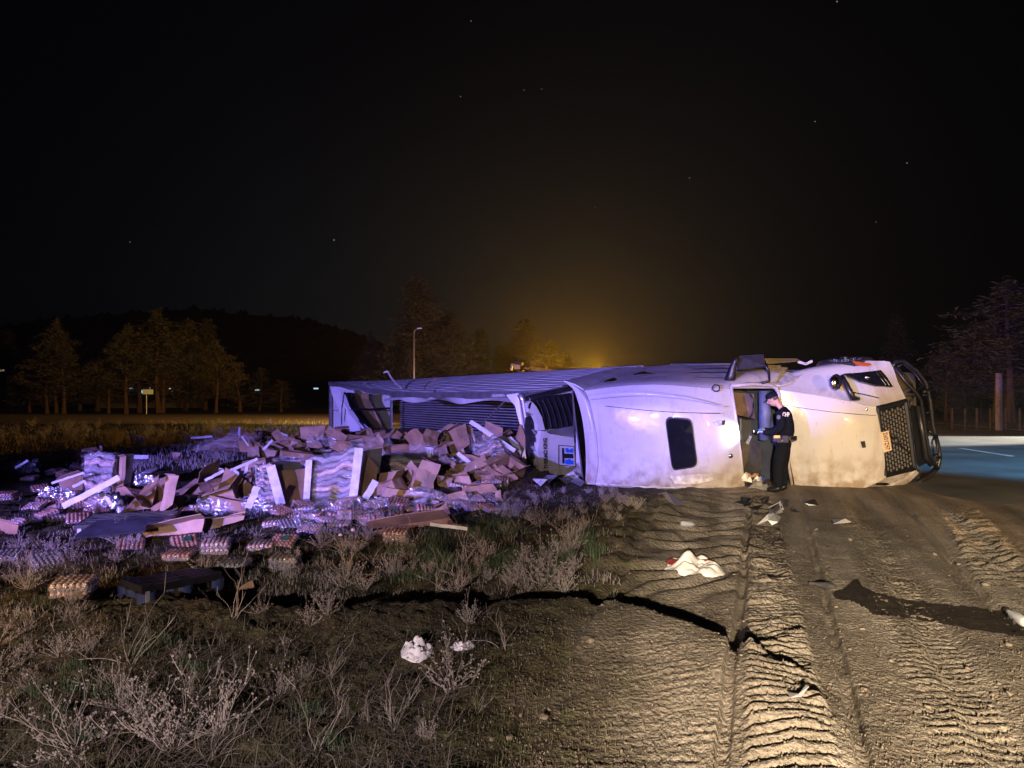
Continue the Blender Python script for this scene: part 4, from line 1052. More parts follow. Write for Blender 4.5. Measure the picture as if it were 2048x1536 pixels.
# belt with pouches
def ring(c, rx, ry, n=20): return [c + ld * (rx * math.cos(2 * math.pi * k / n)) + fd * (ry * math.sin(2 * math.pi * k / n)) for k in range(n + 1)]
def bp_(mb, name, m, **k): o = mb.build(name, m, **k); o.parent = body; return o
mb = MB(); c = B(-.125, 0, .985); mb.grid([[p + Vector((0, 0, dz)) for p in ring(c, .212, .195)] for dz in (-.03, .03)], .012, flip=1)
belt = bp_(mb, 'duty_belt', M['leather'])
rotb = Matrix((tuple(fd), tuple(ld), (0, 0, 1))).transposed()
for f, l, s in ((-.25, .10, (.06, .05, .10)), (-.16, .205, (.09, .05, .12)), (-.05, .20, (.07, .05, .13)), (-.27, -.02, (.05, .07, .09)), (.03, .11, (.05, .06, .10))):
    o = MB().box(B(f, l, .97), s, rotb).build('belt_pouch', M['leather']); o.parent = belt
o = MB().box(B(-.02, .235, 1.01), (.10, .04, .05), rotb).build('yellow_holster_grip', mat('yellow_plastic', (.75, .48, .02), .4)); o.parent = belt
# face: nose, ear, eyes, mouth, hair; cap
hc = B(.09, 0, 1.665)
tilt = Matrix.Rotation(R(24), 3, ld)          # head bowed
def hp(f, l, z): return hc + tilt @ (fd * f + ld * l + Vector((0, 0, z)))
hd = MB().ball(hc, (.098, .078, .122), 14, 10, tilt @ rotb); bp_(hd, 'head', M['skin'], smooth=True)
bp_(MB().ball(hp(.100, 0, -.012), (.018, .014, .028), 8, 5, tilt @ rotb), 'nose', M['skin'], smooth=True)
for s in (1, -1):
    bp_(MB().ball(hp(.0, .078 * s, -.005), (.022, .010, .032), 8, 5, tilt @ rotb), 'ear', M['skin'], smooth=True)
    bp_(MB().ball(hp(.084, .030 * s, .018), (.010, .013, .007), 6, 4, tilt @ rotb), 'eye', M['ink'], smooth=True)
bp_(MB().ball(hp(.088, 0, -.052), (.010, .024, .006), 6, 4, tilt @ rotb), 'mouth', mat('lips', (.35, .12, .10), .5), smooth=True)
bp_(MB().ball(hp(-.014, 0, .018), (.094, .083, .098), 12, 8, tilt @ rotb), 'hair', mat('short_grey_hair', (.10, .085, .075), .9, var=.4, scale=60, bump=.6, bscale=120), smooth=True)
mb = MB()
for k, (z, sc) in enumerate(((.035, 1.0), (.06, 1.03), (.10, 1.0), (.128, .78), (.142, .4), (.145, .02))):
    pass
rows = [[hp(-.004 + .108 * sc * math.cos(a), .092 * sc * math.sin(a), z) for a in np.linspace(0, 2 * math.pi, 18, endpoint=False)] for z, sc in ((.035, 1.0), (.07, 1.03), (.105, .98), (.13, .75), (.143, .4), (.146, .02))]
cap = bp_(mb.grid(rows, closed=True), 'cap', M['navy'], smooth=True)
rows = [[hp(.085 + r_ * math.cos(a) * .085, .075 * math.sin(a) * (.95 + .0 * r_), .036 - r_ * .018) for a in np.linspace(-1.5, 1.5, 10)] for r_ in (0, .5, 1)]
o = MB().grid(rows, .008).build('cap_brim', M['navy']); o.parent = cap
# shells over the hands, blue light painted into their colour
for base in (pts[10][0], pts[14][0]):
    bp_(MB().ball(base + fd * .045 + Vector((0, 0, -.004)), (.055, .042, .026), 10, 7, rotb), 'blue_lit_hand', M['blue_lit_hand'], smooth=True)
# back lettering and shoulder patch
nb = Vector((.20, -.98, 0)).normalized(); xb = Vector((.98, .20, 0)).normalized()
def flat_text(txt, c, X, Y, width, m, parent, name, ext=.003):
    cu = bpy.data.curves.new(name, 'FONT'); cu.body = txt; cu.size = 1; cu.extrude = .01; cu.offset = .035
    o = bpy.data.objects.new(name, cu); COL.objects.link(o); bpy.context.view_layer.update()
    me = bpy.data.meshes.new_from_object(o.evaluated_get(bpy.context.evaluated_depsgraph_get())); bpy.data.objects.remove(o)
    xs = [v.co.x for v in me.vertices]; w = max(xs) - min(xs); x0 = min(xs); s = width / w
    N = X.cross(Y)
    for v in me.vertices:
        q = v.co.copy(); v.co = c + X * ((q.x - x0) * s - width / 2) + Y * (q.y * s * 1.5) + N * q.z * s
    me.materials.clear(); me.materials.append(m)
    o = bpy.data.objects.new(name, me); link(o, parent); return o
ref = mat('reflective_letter', (.9, .85, .62), .3, spec=1)
o_ = Vector((0, 0, H)); dd_ = (P(1572, 826, 1) - o_).normalized()
bpy.context.view_layer.update()
hit, loc_, nrm_, _ = shirt.ray_cast(o_, dd_)
cpos = loc_ if hit else B(-.125, 0, 1.345) + nb * .25
flat_text('CHP', cpos - dd_ * .03 + Vector((0, 0, -.06)), xb, Vector((0, 0, 1)), .135, ref, body, 'back_lettering')
bp_(MB().ball(B(-.06, .305, 1.36), (.035, .012, .042), 8, 6, rotb), 'shoulder_patch', mat('patch', (.12, .13, .16), .7), smooth=True)
# flashlight in the hand
ft = pts[10][0] + fd * .07 + Vector((0, 0, .015))
fl = empty('flashlight', ft, 'small black flashlight held in blue lit hands, shining on the cab roof', 'flashlight')
tgt = TV(1450, 868, 3.45)
fdir = (tgt - ft).normalized()
o = MB().tube([ft - fdir * .06, ft + fdir * .05, ft + fdir * .06, ft + fdir * .09], [.014, .014, .02, .022], 10).build('barrel', M['leather'], smooth=True); wp(o, fl)
o = MB().tube([ft + fdir * .0905, ft + fdir * .093], [.018, .018], 10).build('lens', mat('lit_lens', (.8, .9, 1), .2, emit=(.75, .88, 1), estr=8)); wp(o, fl)
lamp('flashlight_beam', 'SPOT', ft + fdir * .11, (.66, .83, 1.0), 75, tgt, .02, 78, 1.0)
lamp('flashlight_spill', 'POINT', ft + fdir * .02 + Vector((-.05, -.10, .08)), (.45, .70, 1.0), 1.6, None, .02)
# ================================================================ SPILLED LOAD
MARKS = [(348, 1180, 'the black plastic pallet'), (148, 1190, 'the tray left of the pallet'), (92, 1134, 'the leaning brown lidded tray'), (432, 1104, 'the double amber tray'), (570, 1088, 'the open green printed tray'),
 (681, 1060, 'the two loose eggs'), (665, 960, 'the tall wrapped bundle'), (540, 975, 'the narrow wrapped bundle'), (800, 945, 'the slumped film mound'), (985, 910, 'the tilted layered bundle'), (815, 990, 'the long flat panel'),
 (820, 1052, 'the very long cardboard strip'), (905, 1052, 'the white edged strip'), (380, 1050, 'the low cardboard strip'), (465, 975, 'the diamond shaped sheet'), (310, 990, 'the curled carton'), (200, 950, 'the loose film sheet'),
 (180, 985, 'the long wide board'), (55, 930, 'the far left film'), (210, 1055, 'the dark grey plastic sheet'), (882, 875, 'the pale square carton'), (625, 870, 'the tall bent sheet'), (440, 885, 'the far tent shaped sheet'), (990, 870, 'the longest white board'),
 (1060, 950, 'the trailer front corner post'), (1120, 955, 'the cooling unit'), (1250, 997, 'the round white lid'), (1340, 995, 'the pale torn strip'), (1390, 1135, 'the stained cloth'), (1375, 1048, 'the small bottle'), (1545, 985, 'the officer'),
 (1540, 1035, 'the folded white sheet'), (1683, 1042, 'the flat scrap below the hood'), (1645, 1170, 'the black rubber strip'), (1710, 1190, 'the start of the wet trail'), (1880, 1235, 'the middle of the wet trail'), (2030, 1235, 'the bottle at the right edge'),
 (1597, 1383, 'the pale curved shard'), (1150, 1205, 'the peak of the soil crest'), (1420, 1300, 'the right end of the soil crest'), (832, 1308, 'the crumpled white paper'), (926, 1298, 'the thin wrapper'), (340, 1480, 'the biggest pale weed'),
 (150, 1480, 'the bottom left weed'), (640, 1480, 'the fanned dead stalks'), (470, 1235, 'the wide weed above the shadow'), (20, 1300, 'the left edge'), (1800, 1480, 'the bottom right corner'), (1085, 1170, 'the furrowed soil edge'),
 (100, 860, 'the leftmost pine'), (293, 860, 'the road sign'), (480, 860, 'the gap before the trailer'), (2000, 1050, 'the ladder shaped tracks'), (1088, 1437, 'the pale angular stone')]
def near(lab, px, py):
    m_ = min(MARKS, key=lambda q: (q[0] - px) ** 2 + (2 * (q[1] - py)) ** 2)
    dx, dy = px - m_[0], 2 * (py - m_[1])
    if abs(dx) > abs(dy): w_ = 'just left of' if dx < 0 and dx > -40 else 'left of' if dx < 0 else 'just right of' if dx < 40 else 'right of'
    else: w_ = 'in front of' if dy > 0 else 'behind'
    return lab + ' ' + w_ + ' ' + m_[2]

def quadpt(c4, u, w):
    a = c4[0].lerp(c4[1], u); b = c4[3].lerp(c4[2], u); return a.lerp(b, w)
def depth_corners(pts, lean=.5, base=None, lift=0.0):
    """pixels of an upright or leaning sheet -> points; its lowest corner stands on the ground or heap"""
    low = max(pts, key=lambda p: p[1]); g = G(low[0], low[1], lift) if base is None else P(low[0], low[1], base)
    D = g.y
    return [P(p[0], p[1], D + lean * (low[1] - p[1]) / F * D + (p[2] if len(p) > 2 else 0)) for p in pts], D
def crumple(o, amp, sc, seed):
    for v in o.vertices if hasattr(o, 'vertices') else o.data.vertices:
        n = mnoise.noise_vector(v.co * sc + Vector((seed, seed * .7, 0)))
        v.co += n * amp
def sheet(pts, label, mkey='card', lean=.5, th=.008, crease=.03, name='cardboard_sheet', cat='cardboard', group='torn cardboard sheets in the spilled load', seed=0, lift=0.0, base=None, flap=True, n=5):
    c, D = depth_corners(pts, lean, base, lift)
    if len(c) == 4:
        rows = []
        for i in range(n + 1):
            row = []
            for j in range(n + 1):
                p = quadpt(c, j / n, i / n)
                p = p + mnoise.noise_vector(p * 2.3 + Vector((seed, 0, 0))) * crease + mnoise.noise_vector(p * 7 + Vector((seed, 0, 0))) * crease * .35
                fold = abs((j / n) - .5 - .1 * math.sin(seed)) * 2
                p = p + Vector((0, -1, 0)) * (1 - fold) * crease * 1.2 * math.sin(seed * 1.7)
                row.append(p)
            rows.append(row)
        mb = MB().grid(rows, th)
    else:
        mb = MB().plate(c, th * 1.5)
    ctr = sum(c, Vector()) / len(c)
    root = empty(name, ctr, label, cat, group)
    o = mb.build('panel', M[mkey]); wp(o, root)
    if flap and len(c) >= 4:
        a, b = c[0], c[1]
        out = Vector((rnd.uniform(-.3, .3), -.7, rnd.uniform(-.1, .5))).normalized() * (b - a).length * rnd.uniform(.18, .35)
        fl = MB().grid([[a, a.lerp(b, .5), b], [a + out * .9 + (b - a) * .06, a.lerp(b, .5) + out * 1.1, b + out - (b - a) * .04]], th).build('flap', M[mkey])
        wp(fl, root)
    return root
CARDS = [
 ([(767, 973), (866, 986), (865, 1003), (763, 996)], 'long flat cardboard panel lying in front of the film bundles', 'card2', .3),
 ([(601, 854), (651, 850), (640, 896), (603, 884)], 'tall bent cardboard sheet standing beside the trailer rear post', 'card2', .3),
 ([(870, 865), (893, 861), (901, 885), (877, 894)], 'pale square carton side in the middle of the heap', 'card2', .2),
 ([(896, 863), (930, 848), (941, 885), (916, 905)], 'brown open carton leaning against the pale square one', 'card', .4),
 ([(926, 850), (944, 856), (952, 888), (938, 900)], 'narrow cardboard flap under the long white edge board', 'card', .4),
 ([(865, 922), (990, 936), (988, 957), (873, 952)], 'long crumpled cardboard strip crossing the right heap', 'card2', .6),
 ([(887, 948), (908, 953), (901, 977), (862, 966)], 'folded carton corner below the crumpled strip', 'card2', .3),
 ([(904, 953), (938, 950), (944, 970), (913, 976)], 'ribbed cardboard flap beside the folded corner', 'card2', .3),
 ([(935, 973), (984, 968), (998, 987), (944, 992)], 'curved cardboard piece at the right foot of the heap', 'card', .3),
 ([(893, 990), (927, 982), (936, 1000), (902, 1009)], 'grey brown flap end beside the long flat panel', 'card', .3),
 ([(737, 1059), (901, 1035), (907, 1047), (746, 1070)], 'very long cardboard strip lying on the grass edge', 'card', .8),
 ([(868, 1016), (890, 1006), (905, 1038), (866, 1040)], 'triangular carton end standing above the long strip', 'card', .3),
 ([(879, 1047), (935, 1046), (943, 1059), (901, 1060)], 'rounded white edged cardboard piece in the grass', 'card', .9),
 ([(284, 1062), (410, 1035), (406, 1062), (294, 1078)], 'long low cardboard strip standing left of the grass', 'card2', .2),
 ([(410, 1035), (487, 1025), (482, 1040), (406, 1062)], 'far end of the low strip with white inner side', 'card2', .3),
 ([(452, 934), (505, 971), (497, 1003), (430, 992)], 'big diamond shaped cardboard sheet below crossed white boards', 'card', .35),
 ([(430, 990), (497, 1003), (486, 1024), (425, 1024)], 'crushed box bottom under the diamond shaped sheet', 'card', .3),
 ([(333, 950), (357, 952), (345, 1010), (318, 1029)], 'right half of a curled carton left of the pyramid', 'card2', .3),
 ([(292, 972), (318, 950), (300, 1020), (246, 1027)], 'left half of the curled carton lying open', 'card', .5),
 ([(236, 913), (251, 911), (246, 976), (230, 986)], 'upright brown strip beside the film sheet', 'card2', .2),
 ([(232, 976), (250, 972), (272, 996), (262, 1000)], 'bent foot of the upright brown strip', 'card', .3),
 ([(182, 932), (236, 919), (232, 952), (182, 981)], 'brown panel behind the loose film sheet', 'card', .4),
 ([(118, 966), (169, 947), (167, 986), (125, 980)], 'brown carton side left of the film sheet', 'card', .4),
 ([(138, 900), (182, 908), (167, 926), (146, 918)], 'dark top flap farthest left in the spill', 'card', .6),
 ([(542, 868), (557, 858), (577, 891), (562, 894)], 'narrow brown sheet leaning behind the left bundles', 'card', .3),
 ([(528, 899), (553, 887), (569, 901), (545, 905)], 'small bright brown flap behind the left bundle', 'card2', .4),
 ([(664, 914), (715, 895), (727, 914), (690, 924)], 'brown carton top rising behind the tall bundle', 'card2', .6),
 ([(542, 922), (615, 917), (613, 933), (545, 937)], 'brown strip lying across the two left bundles', 'card2', .3),
 ([(562, 899), (626, 905), (640, 918), (558, 914)], 'curled dark cardboard sheet behind the strip', 'card', .8),
 ([(659, 880), (700, 883), (703, 899), (661, 896)], 'crushed purple lit box behind the carton top', 'card2', .5),
 ([(722, 893), (777, 875), (775, 893), (733, 908)], 'slanting brown sheet near the trailer doorway', 'card', .7),
 ([(690, 868), (745, 872), (760, 884), (700, 884)], 'flattened dark sheet at the trailer doorway', 'card', 1.2),
 ([(811, 972), (823, 960), (838, 976), (826, 982)], 'small yellow brown triangle flap near the film mound', 'card2', .2),
 ([(834, 959), (847, 948), (862, 965), (848, 982)], 'standing brown carton corner right of the film mound', 'card', .2),
 ([(952, 856), (970, 860), (985, 872), (975, 880)], 'small flap under the upper end of the long board', 'card', .5),
 ([(986, 940), (1004, 930), (1036, 957), (1018, 966)], 'right end flap beside the torn trailer corner', 'card', .4),
 ([(378, 900), (470, 868), (500, 902), (440, 903)], 'wide brown tent shaped sheet farther back left', 'card', .8),
 ([(344, 906), (360, 905), (359, 920), (346, 921)], 'tiny bright carton end among the shadows', 'card2', .2),
 ([(877, 893), (893, 886), (905, 903), (885, 906)], 'small pale flap below the square carton side', 'card2', .3),
 ([(822, 880), (868, 872), (872, 892), (830, 898)], 'dark brown carton side left of the pale square', 'card', .6),
 ([(745, 893), (822, 888), (818, 906), (740, 912)], 'wide amber brown sheet below the doorway', 'card', .9),
 ([(560, 895), (600, 884), (606, 896), (575, 904)], 'brown curved sheet left of the tall bent one', 'card', .8),
 ([(1000, 862), (1030, 858), (1040, 874), (1012, 880)], 'dark torn carton inside the trailer front', 'card', .5),
 ([(990, 985), (1002, 980), (1006, 1000), (992, 1002)], 'little scrap at the right end of the heap', 'card2', .2),
 ([(0, 1040), (40, 1052), (38, 1068), (0, 1064)], 'dim cardboard piece at the far left', 'card', .6),
 ([(480, 1172), (503, 1163), (508, 1176), (470, 1182)], 'small scrap right of the black plastic pallet', 'card', .8),
 ([(1022, 878), (1040, 872), (1046, 900), (1034, 905)], 'red brown carton beside the torn front corner', 'card', .3),
 ([(948, 945), (982, 950), (990, 966), (955, 964)], 'flat flap between the ribbed one and curved piece', 'card', .5),
 ([(700, 1013), (745, 1008), (755, 1017), (712, 1022)], 'thin strip lying before the tall bundle', 'card', .9),
 ([(752, 996), (806, 1002), (800, 1010), (757, 1008)], 'low flap below the long flat panel', 'card', .8)]
for i, (q, lab, mk, ln) in enumerate(CARDS):
    sheet(q, lab, mk, ln, seed=i * 1.37 + .5, crease=.035 if i % 2 else .055, flap=(i % 3 != 0))
# extra crushed cartons through the heap
for i in range(66):
    px = rnd.uniform(430, 1010); py = rnd.uniform(868, 985)
    if 610 < px < 745 and py > 900: continue
    w = rnd.uniform(12, 30); h = rnd.uniform(6, 16); sk = rnd.uniform(-8, 8)
    sheet([(px - w, py - h + sk), (px + w * .7, py - h * 1.1 - sk * .5), (px + w, py + h * .4), (px - w * .8, py + h * .5 + sk * .3)],
          near(('brown' if i % 3 else 'pale') + ' crushed cardboard scrap', px, py), 'card' if i % 3 else 'card2', rnd.uniform(.3, 1.2), seed=30 + i, crease=.06,
          group='crushed scraps in the heap', lift=.04, flap=(i % 2 == 0), n=3)

# open and crushed cartons
def carton(px, py, w, d, h, yaw, tx, ty, mk, label):
    g = G(px, py)
    root = empty('cardboard_box', g, label, 'cardboard box', 'burst cartons in the heap')
    root.rotation_euler = (tx, ty, yaw); sk = rnd.uniform(-.12, .12)
    def pan(pts_, name):
        rows = [[Vector(pts_[0]).lerp(Vector(pts_[1]), u).lerp(Vector(pts_[3]).lerp(Vector(pts_[2]), u), v) for u in (0, .33, .66, 1)] for v in (0, .5, 1)]
        rows = [[p + mnoise.noise_vector(p * 5 + Vector((px, py, 0))) * .045 for p in r_] for r_ in rows]
        o = MB().grid(rows, .006, flip=1).build(name, M[mk]); o.parent = root
    a, b, c, e = (-w / 2, -d / 2), (w / 2, -d / 2), (w / 2, d / 2), (-w / 2, d / 2)
    for p, q in ((a, b), (b, c), (c, e), (e, a)):
        pan([(*p, 0), (*q, 0), (q[0] + sk, q[1], h), (p[0] + sk, p[1], h)], 'side')
        mx, my = (p[0] + q[0]) / 2, (p[1] + q[1]) / 2; L_ = math.hypot(mx, my); o_ = rnd.uniform(.5, 1.3); f_ = rnd.uniform(-.3, .8) * d * .5
        ox, oy = mx / L_ * d * .4 * o_, my / L_ * d * .4 * o_
        pan([(p[0] + sk, p[1], h), (q[0] + sk, q[1], h), (q[0] + sk + ox, q[1] + oy, h + f_), (p[0] + sk + ox, p[1] + oy, h + f_)], 'flap')
    pan([(*a, .01), (*b, .01), (*c, .01), (*e, .01)], 'bottom')
CT = [(655, 893), (690, 905), (600, 912), (575, 905), (752, 905), (845, 905), (905, 880), (935, 945), (965, 960), (880, 960), (838, 985), (780, 990), (450, 1005), (330, 1015), (415, 985), (1010, 955), (720, 880), (790, 885), (530, 915), (180, 925), (860, 945), (915, 962), (990, 890), (640, 880)]
for i, (px, py) in enumerate(CT):
    carton(px, py, rnd.uniform(.38, .62), rnd.uniform(.28, .42), rnd.uniform(.16, .30), rnd.uniform(-1.5, 1.5), rnd.uniform(-.5, 1.1), rnd.uniform(-.6, .6), 'card' if i % 2 else 'card2', near('burst open carton', px, py))
for i, (px, py) in enumerate([(1095, 958), (1112, 955), (1130, 962), (1146, 957), (1158, 966), (1078, 965)]):
    g = G(px, py, .05)
    o = MB().plate([g + Vector((rnd.uniform(-.2, -.08), 0, rnd.uniform(0, .08))), g + Vector((0, .05, rnd.uniform(.06, .16))), g + Vector((rnd.uniform(.1, .2), 0, rnd.uniform(0, .08))), g + Vector((.03, -.12, -.04))], .02).build('broken_panel', M['white_dirty'] if i % 2 else M['alu'], autos=20)
    tag(o, near('broken sheet piece under the cooling unit', px, py), 'broken panel', 'broken pieces under the cooling unit')

# ---- egg trays
def tray_parts(seed, lid):
    r_ = random.Random(seed); nx, ny = 6, 5; p = .047; W, Dp = nx * p, ny * p
    base = MB()
    n = 26
    def rim(z, s, wob):
        out = []
        for k in range(n * 2):
            a = 2 * math.pi * k / (n * 2); c, s_ = math.cos(a), math.sin(a)
            q = max(abs(c) / (W / 2), abs(s_) / (Dp / 2)); rr = 1 / q
            m_ = 1 + (wob if k % 2 else -wob)
            out.append((c * rr * s * m_, s_ * rr * s * m_, z))
        return out
    base.grid([rim(0, .86, .03), rim(.022, .97, .05), rim(.042, 1.02, .02), rim(.043, .97, .0), rim(.034, .8, 0)], closed=True)
    base.grid([[(-W / 2 * .97 + W * .97 * i / 6, -Dp / 2 * .97 + Dp * .97 * j / 6, .034) for i in range(7)] for j in range(7)])
    eggs = MB()
    for i in range(nx):
        for j in range(ny):
            x = (i + .5) * p - W / 2; y = (j + .5) * p - Dp / 2
            if lid:
                eggs.tube([(x, y, .036), (x, y, .056), (x, y, .066)], [.022, .016, .009], 6)
            else:
                eggs.ball((x + r_.uniform(-.002, .002), y + r_.uniform(-.002, .002), .052 + r_.uniform(-.002, .003)), (.0215, .0215, .028), 8, 6)
    film = MB()
    def frim(z, s, q): return [(a * (s + .02 * math.sin(k * 1.9 + seed)), b * (s + .02 * math.cos(k * 2.3)), z + .004 * math.sin(k * 1.3 + q)) for k, (a, b, _) in enumerate(rim(0, 1, 0))]
    top = .086 if not lid else .074
    film.grid([frim(.002, .93, 0), frim(.03, 1.06, 1), frim(top * .8, 1.04, 2), frim(top, .9, 3), frim(top + .003, .5, 4), frim(top + .004, .02, 5)], closed=True)
    lab = MB().prism([(-.02, -.03, top + .002), (.07, -.03, top + .002), (.075, .05, top + .002), (.02, .06, top + .002), (-.03, .02, top + .002)], (0, 0, .002))
    return base.mesh('tray', M['pulp']), eggs.mesh('eggs' if not lid else 'lid', (M['pulp'] if lid else (M['egg'] if seed % 2 else M['eggw'])), True), film.mesh('wrap', M['filmsmall'], True), lab.mesh('print', M['green'])
TP = [tray_parts(1, False), tray_parts(2, False), tray_parts(3, False), tray_parts(4, True)]
def tray(loc, yaw, tilt, kind, label, group, stack=1, green=False, s=1.0, roll=0):
    root = empty('egg_tray', loc, label, 'egg tray', group)
    root.rotation_euler = (tilt, roll, yaw); root.scale = (s, s, s)
    b, e, f, g = TP[kind]
    for k in range(stack):
        for me, nm in ((b, 'tray'), (e, 'lid' if kind == 3 else 'eggs'), (f, 'wrap')):
            o = bpy.data.objects.new(nm, me); link(o, root); o.location = (rnd.uniform(-.005, .005) * k, 0, k * .062)
            if nm == 'eggs': o['kind'] = 'stuff'
    if green:
        o = bpy.data.objects.new('print', g); link(o, root); o.location = (0, 0, (stack - 1) * .062)
    return root
NAMED = [ # px, py, yaw, tilt, kind, stack, green, label
 (148, 1190, .2, .10, 1, 2, 0, 'wrapped egg tray on the ground left of the black pallet'),
 (92, 1134, .9, .35, 3, 2, 0, 'brown lidded egg tray leaning in weeds at far left'),
 (359, 1116, .1, .05, 2, 1, 0, 'wide wrapped egg tray before the green printed one'),
 (432, 1104, .25, .08, 1, 2, 0, 'double egg tray with amber base right of the wide one'),
 (368, 1090, .6, .5, 0, 1, 1, 'tilted egg tray with green print behind the wide one'),
 (262, 1095, .4, .3, 0, 1, 0, 'egg tray tangled in dry weeds'),
 (468, 1133, 0, .05, 3, 1, 0, 'amber lit lidded tray just above the pallet'),
 (523, 1097, .15, .05, 1, 1, 0, 'egg tray touching the open green printed tray'),
 (568, 1088, -.15, .45, 0, 1, 1, 'open egg tray with green print facing up in the grass'),
 (570, 1134, .05, .05, 3, 2, 0, 'lone square lidded tray nearest the camera on the right'),
 (549, 1051, .1, .1, 1, 1, 0, 'pale wrapped tray on the dark ground before the bundles'),
 (621, 1064, -.3, .3, 1, 1, 0, 'tray slumped in clear film before the bundles'),
 (681, 1054, .0, .1, 1, 1, 0, 'bright wrapped tray beside two loose eggs'),
 (794, 1080, -.1, .15, 0, 2, 0, 'egg tray pushed into grass right of the loose eggs'),
 (333, 1038, .2, .2, 0, 1, 0, 'pinkish tray leaning under the curled carton'),
 (362, 1006, 1.2, .9, 0, 1, 1, 'tray standing on edge beside the curled carton'),
 (30, 1052, -.5, .3, 1, 1, 0, 'small tray near the left edge below the spill'),
 (13, 1000, .1, .1, 0, 2, 0, 'orange lit tray cut by the left edge'),
 (13, 1116, .3, .2, 3, 1, 0, 'dim tray at the left edge among weeds')]
for px, py, yaw, tl, kd, st_, gr_, lab in NAMED:
    g = G(px, py); tray(g + Vector((0, 0, -.005)), yaw, tl, kd, lab, None, st_, gr_)
ZONES = {
 'trays_front': ('film wrapped egg tray in the front row before the tall bundle', 'egg trays in front of the wrapped bundles',
   [(590, 1041), (630, 1037), (720, 1033), (740, 1047), (703, 1013), (749, 1024), (797, 1016), (788, 1031), (845, 1013), (811, 1041), (850, 1030), (562, 1027), (604, 1021), (641, 1024), (663, 1023),
    (672, 1038), (873, 1024), (834, 1038), (765, 1050), (800, 1052), (700, 1040), (655, 1046), (770, 1015), (820, 1022), (725, 1016), (760, 1036), (685, 1026), (612, 1032), (580, 1052), (860, 1015)]),
 'trays_right': ('egg tray in the cluster at the right foot of the heap', 'egg trays at the right foot of the heap',
   [(751, 972), (788, 968), (882, 1000), (916, 977), (975, 962), (984, 977), (981, 1000), (978, 1021), (870, 996), (925, 1000), (950, 1004), (960, 975), (905, 1012), (940, 1018), (893, 925), (905, 935), (880, 915), (735, 985), (750, 988), (995, 960), (1000, 970)]),
 'trays_left': ('egg tray in the scattered group left of the spill', 'egg trays scattered left of the loose film sheet',
   [(50, 935), (44, 928), (109, 950), (154, 940), (81, 980), (89, 1006), (122, 1008), (141, 991), (146, 1016), (174, 1003), (193, 1014), (208, 1019), (96, 1032), (146, 1032), (193, 1027), (112, 1042), (156, 1042),
    (60, 960), (130, 955), (100, 993), (226, 1012), (70, 1018), (176, 1034), (24, 944), (118, 1020)]),
 'trays_mid': ('egg tray lying in shadow between the curled and pyramid cartons', 'egg trays in the dark middle of the spill',
   [(263, 966), (277, 968), (263, 990), (392, 985), (402, 1000), (398, 1020), (380, 1025), (415, 970), (300, 945), (470, 1010)]),
 'trays_back': ('egg tray high on the heap near the trailer opening', 'egg trays on the back of the heap',
   [(590, 900), (610, 905), (640, 905), (655, 905), (545, 910), (560, 925), (590, 940), (607, 945), (575, 880), (700, 905), (735, 900), (760, 882), (800, 880), (780, 900), (845, 880), (660, 915), (515, 900), (630, 888), (585, 890)])}
for key, (lab, grp, lst) in ZONES.items():
    for i, (px, py) in enumerate(lst):
        g = G(px, py)
        kd = rnd.choice((0, 1, 2, 3)) if key != 'trays_left' else rnd.choice((0, 1, 2, 1))
        st_ = rnd.choice((1, 1, 2)); gn_ = rnd.random() < .12
        lb_ = near(('double ' if st_ == 2 else '') + ('brown lidded' if kd == 3 else 'wrapped') + ' egg tray' + (' with green print' if gn_ else ''), px, py)
        tray(g + Vector((0, 0, .0)), rnd.uniform(-.9, .9), rnd.uniform(-.12, .42), kd, lb_, grp, st_, gn_, 1.0, rnd.uniform(-.3, .3))
# loose eggs
for px, py, lab in ((681, 1070, 'single loose egg on the ground below a bright tray'), (706, 1060, 'single loose egg right of the other loose egg')):
    o = MB().ball(G(px, py, .02), (.028, .022, .022), 10, 8).build('egg', M['eggw'], smooth=True); tag(o, lab, 'egg')

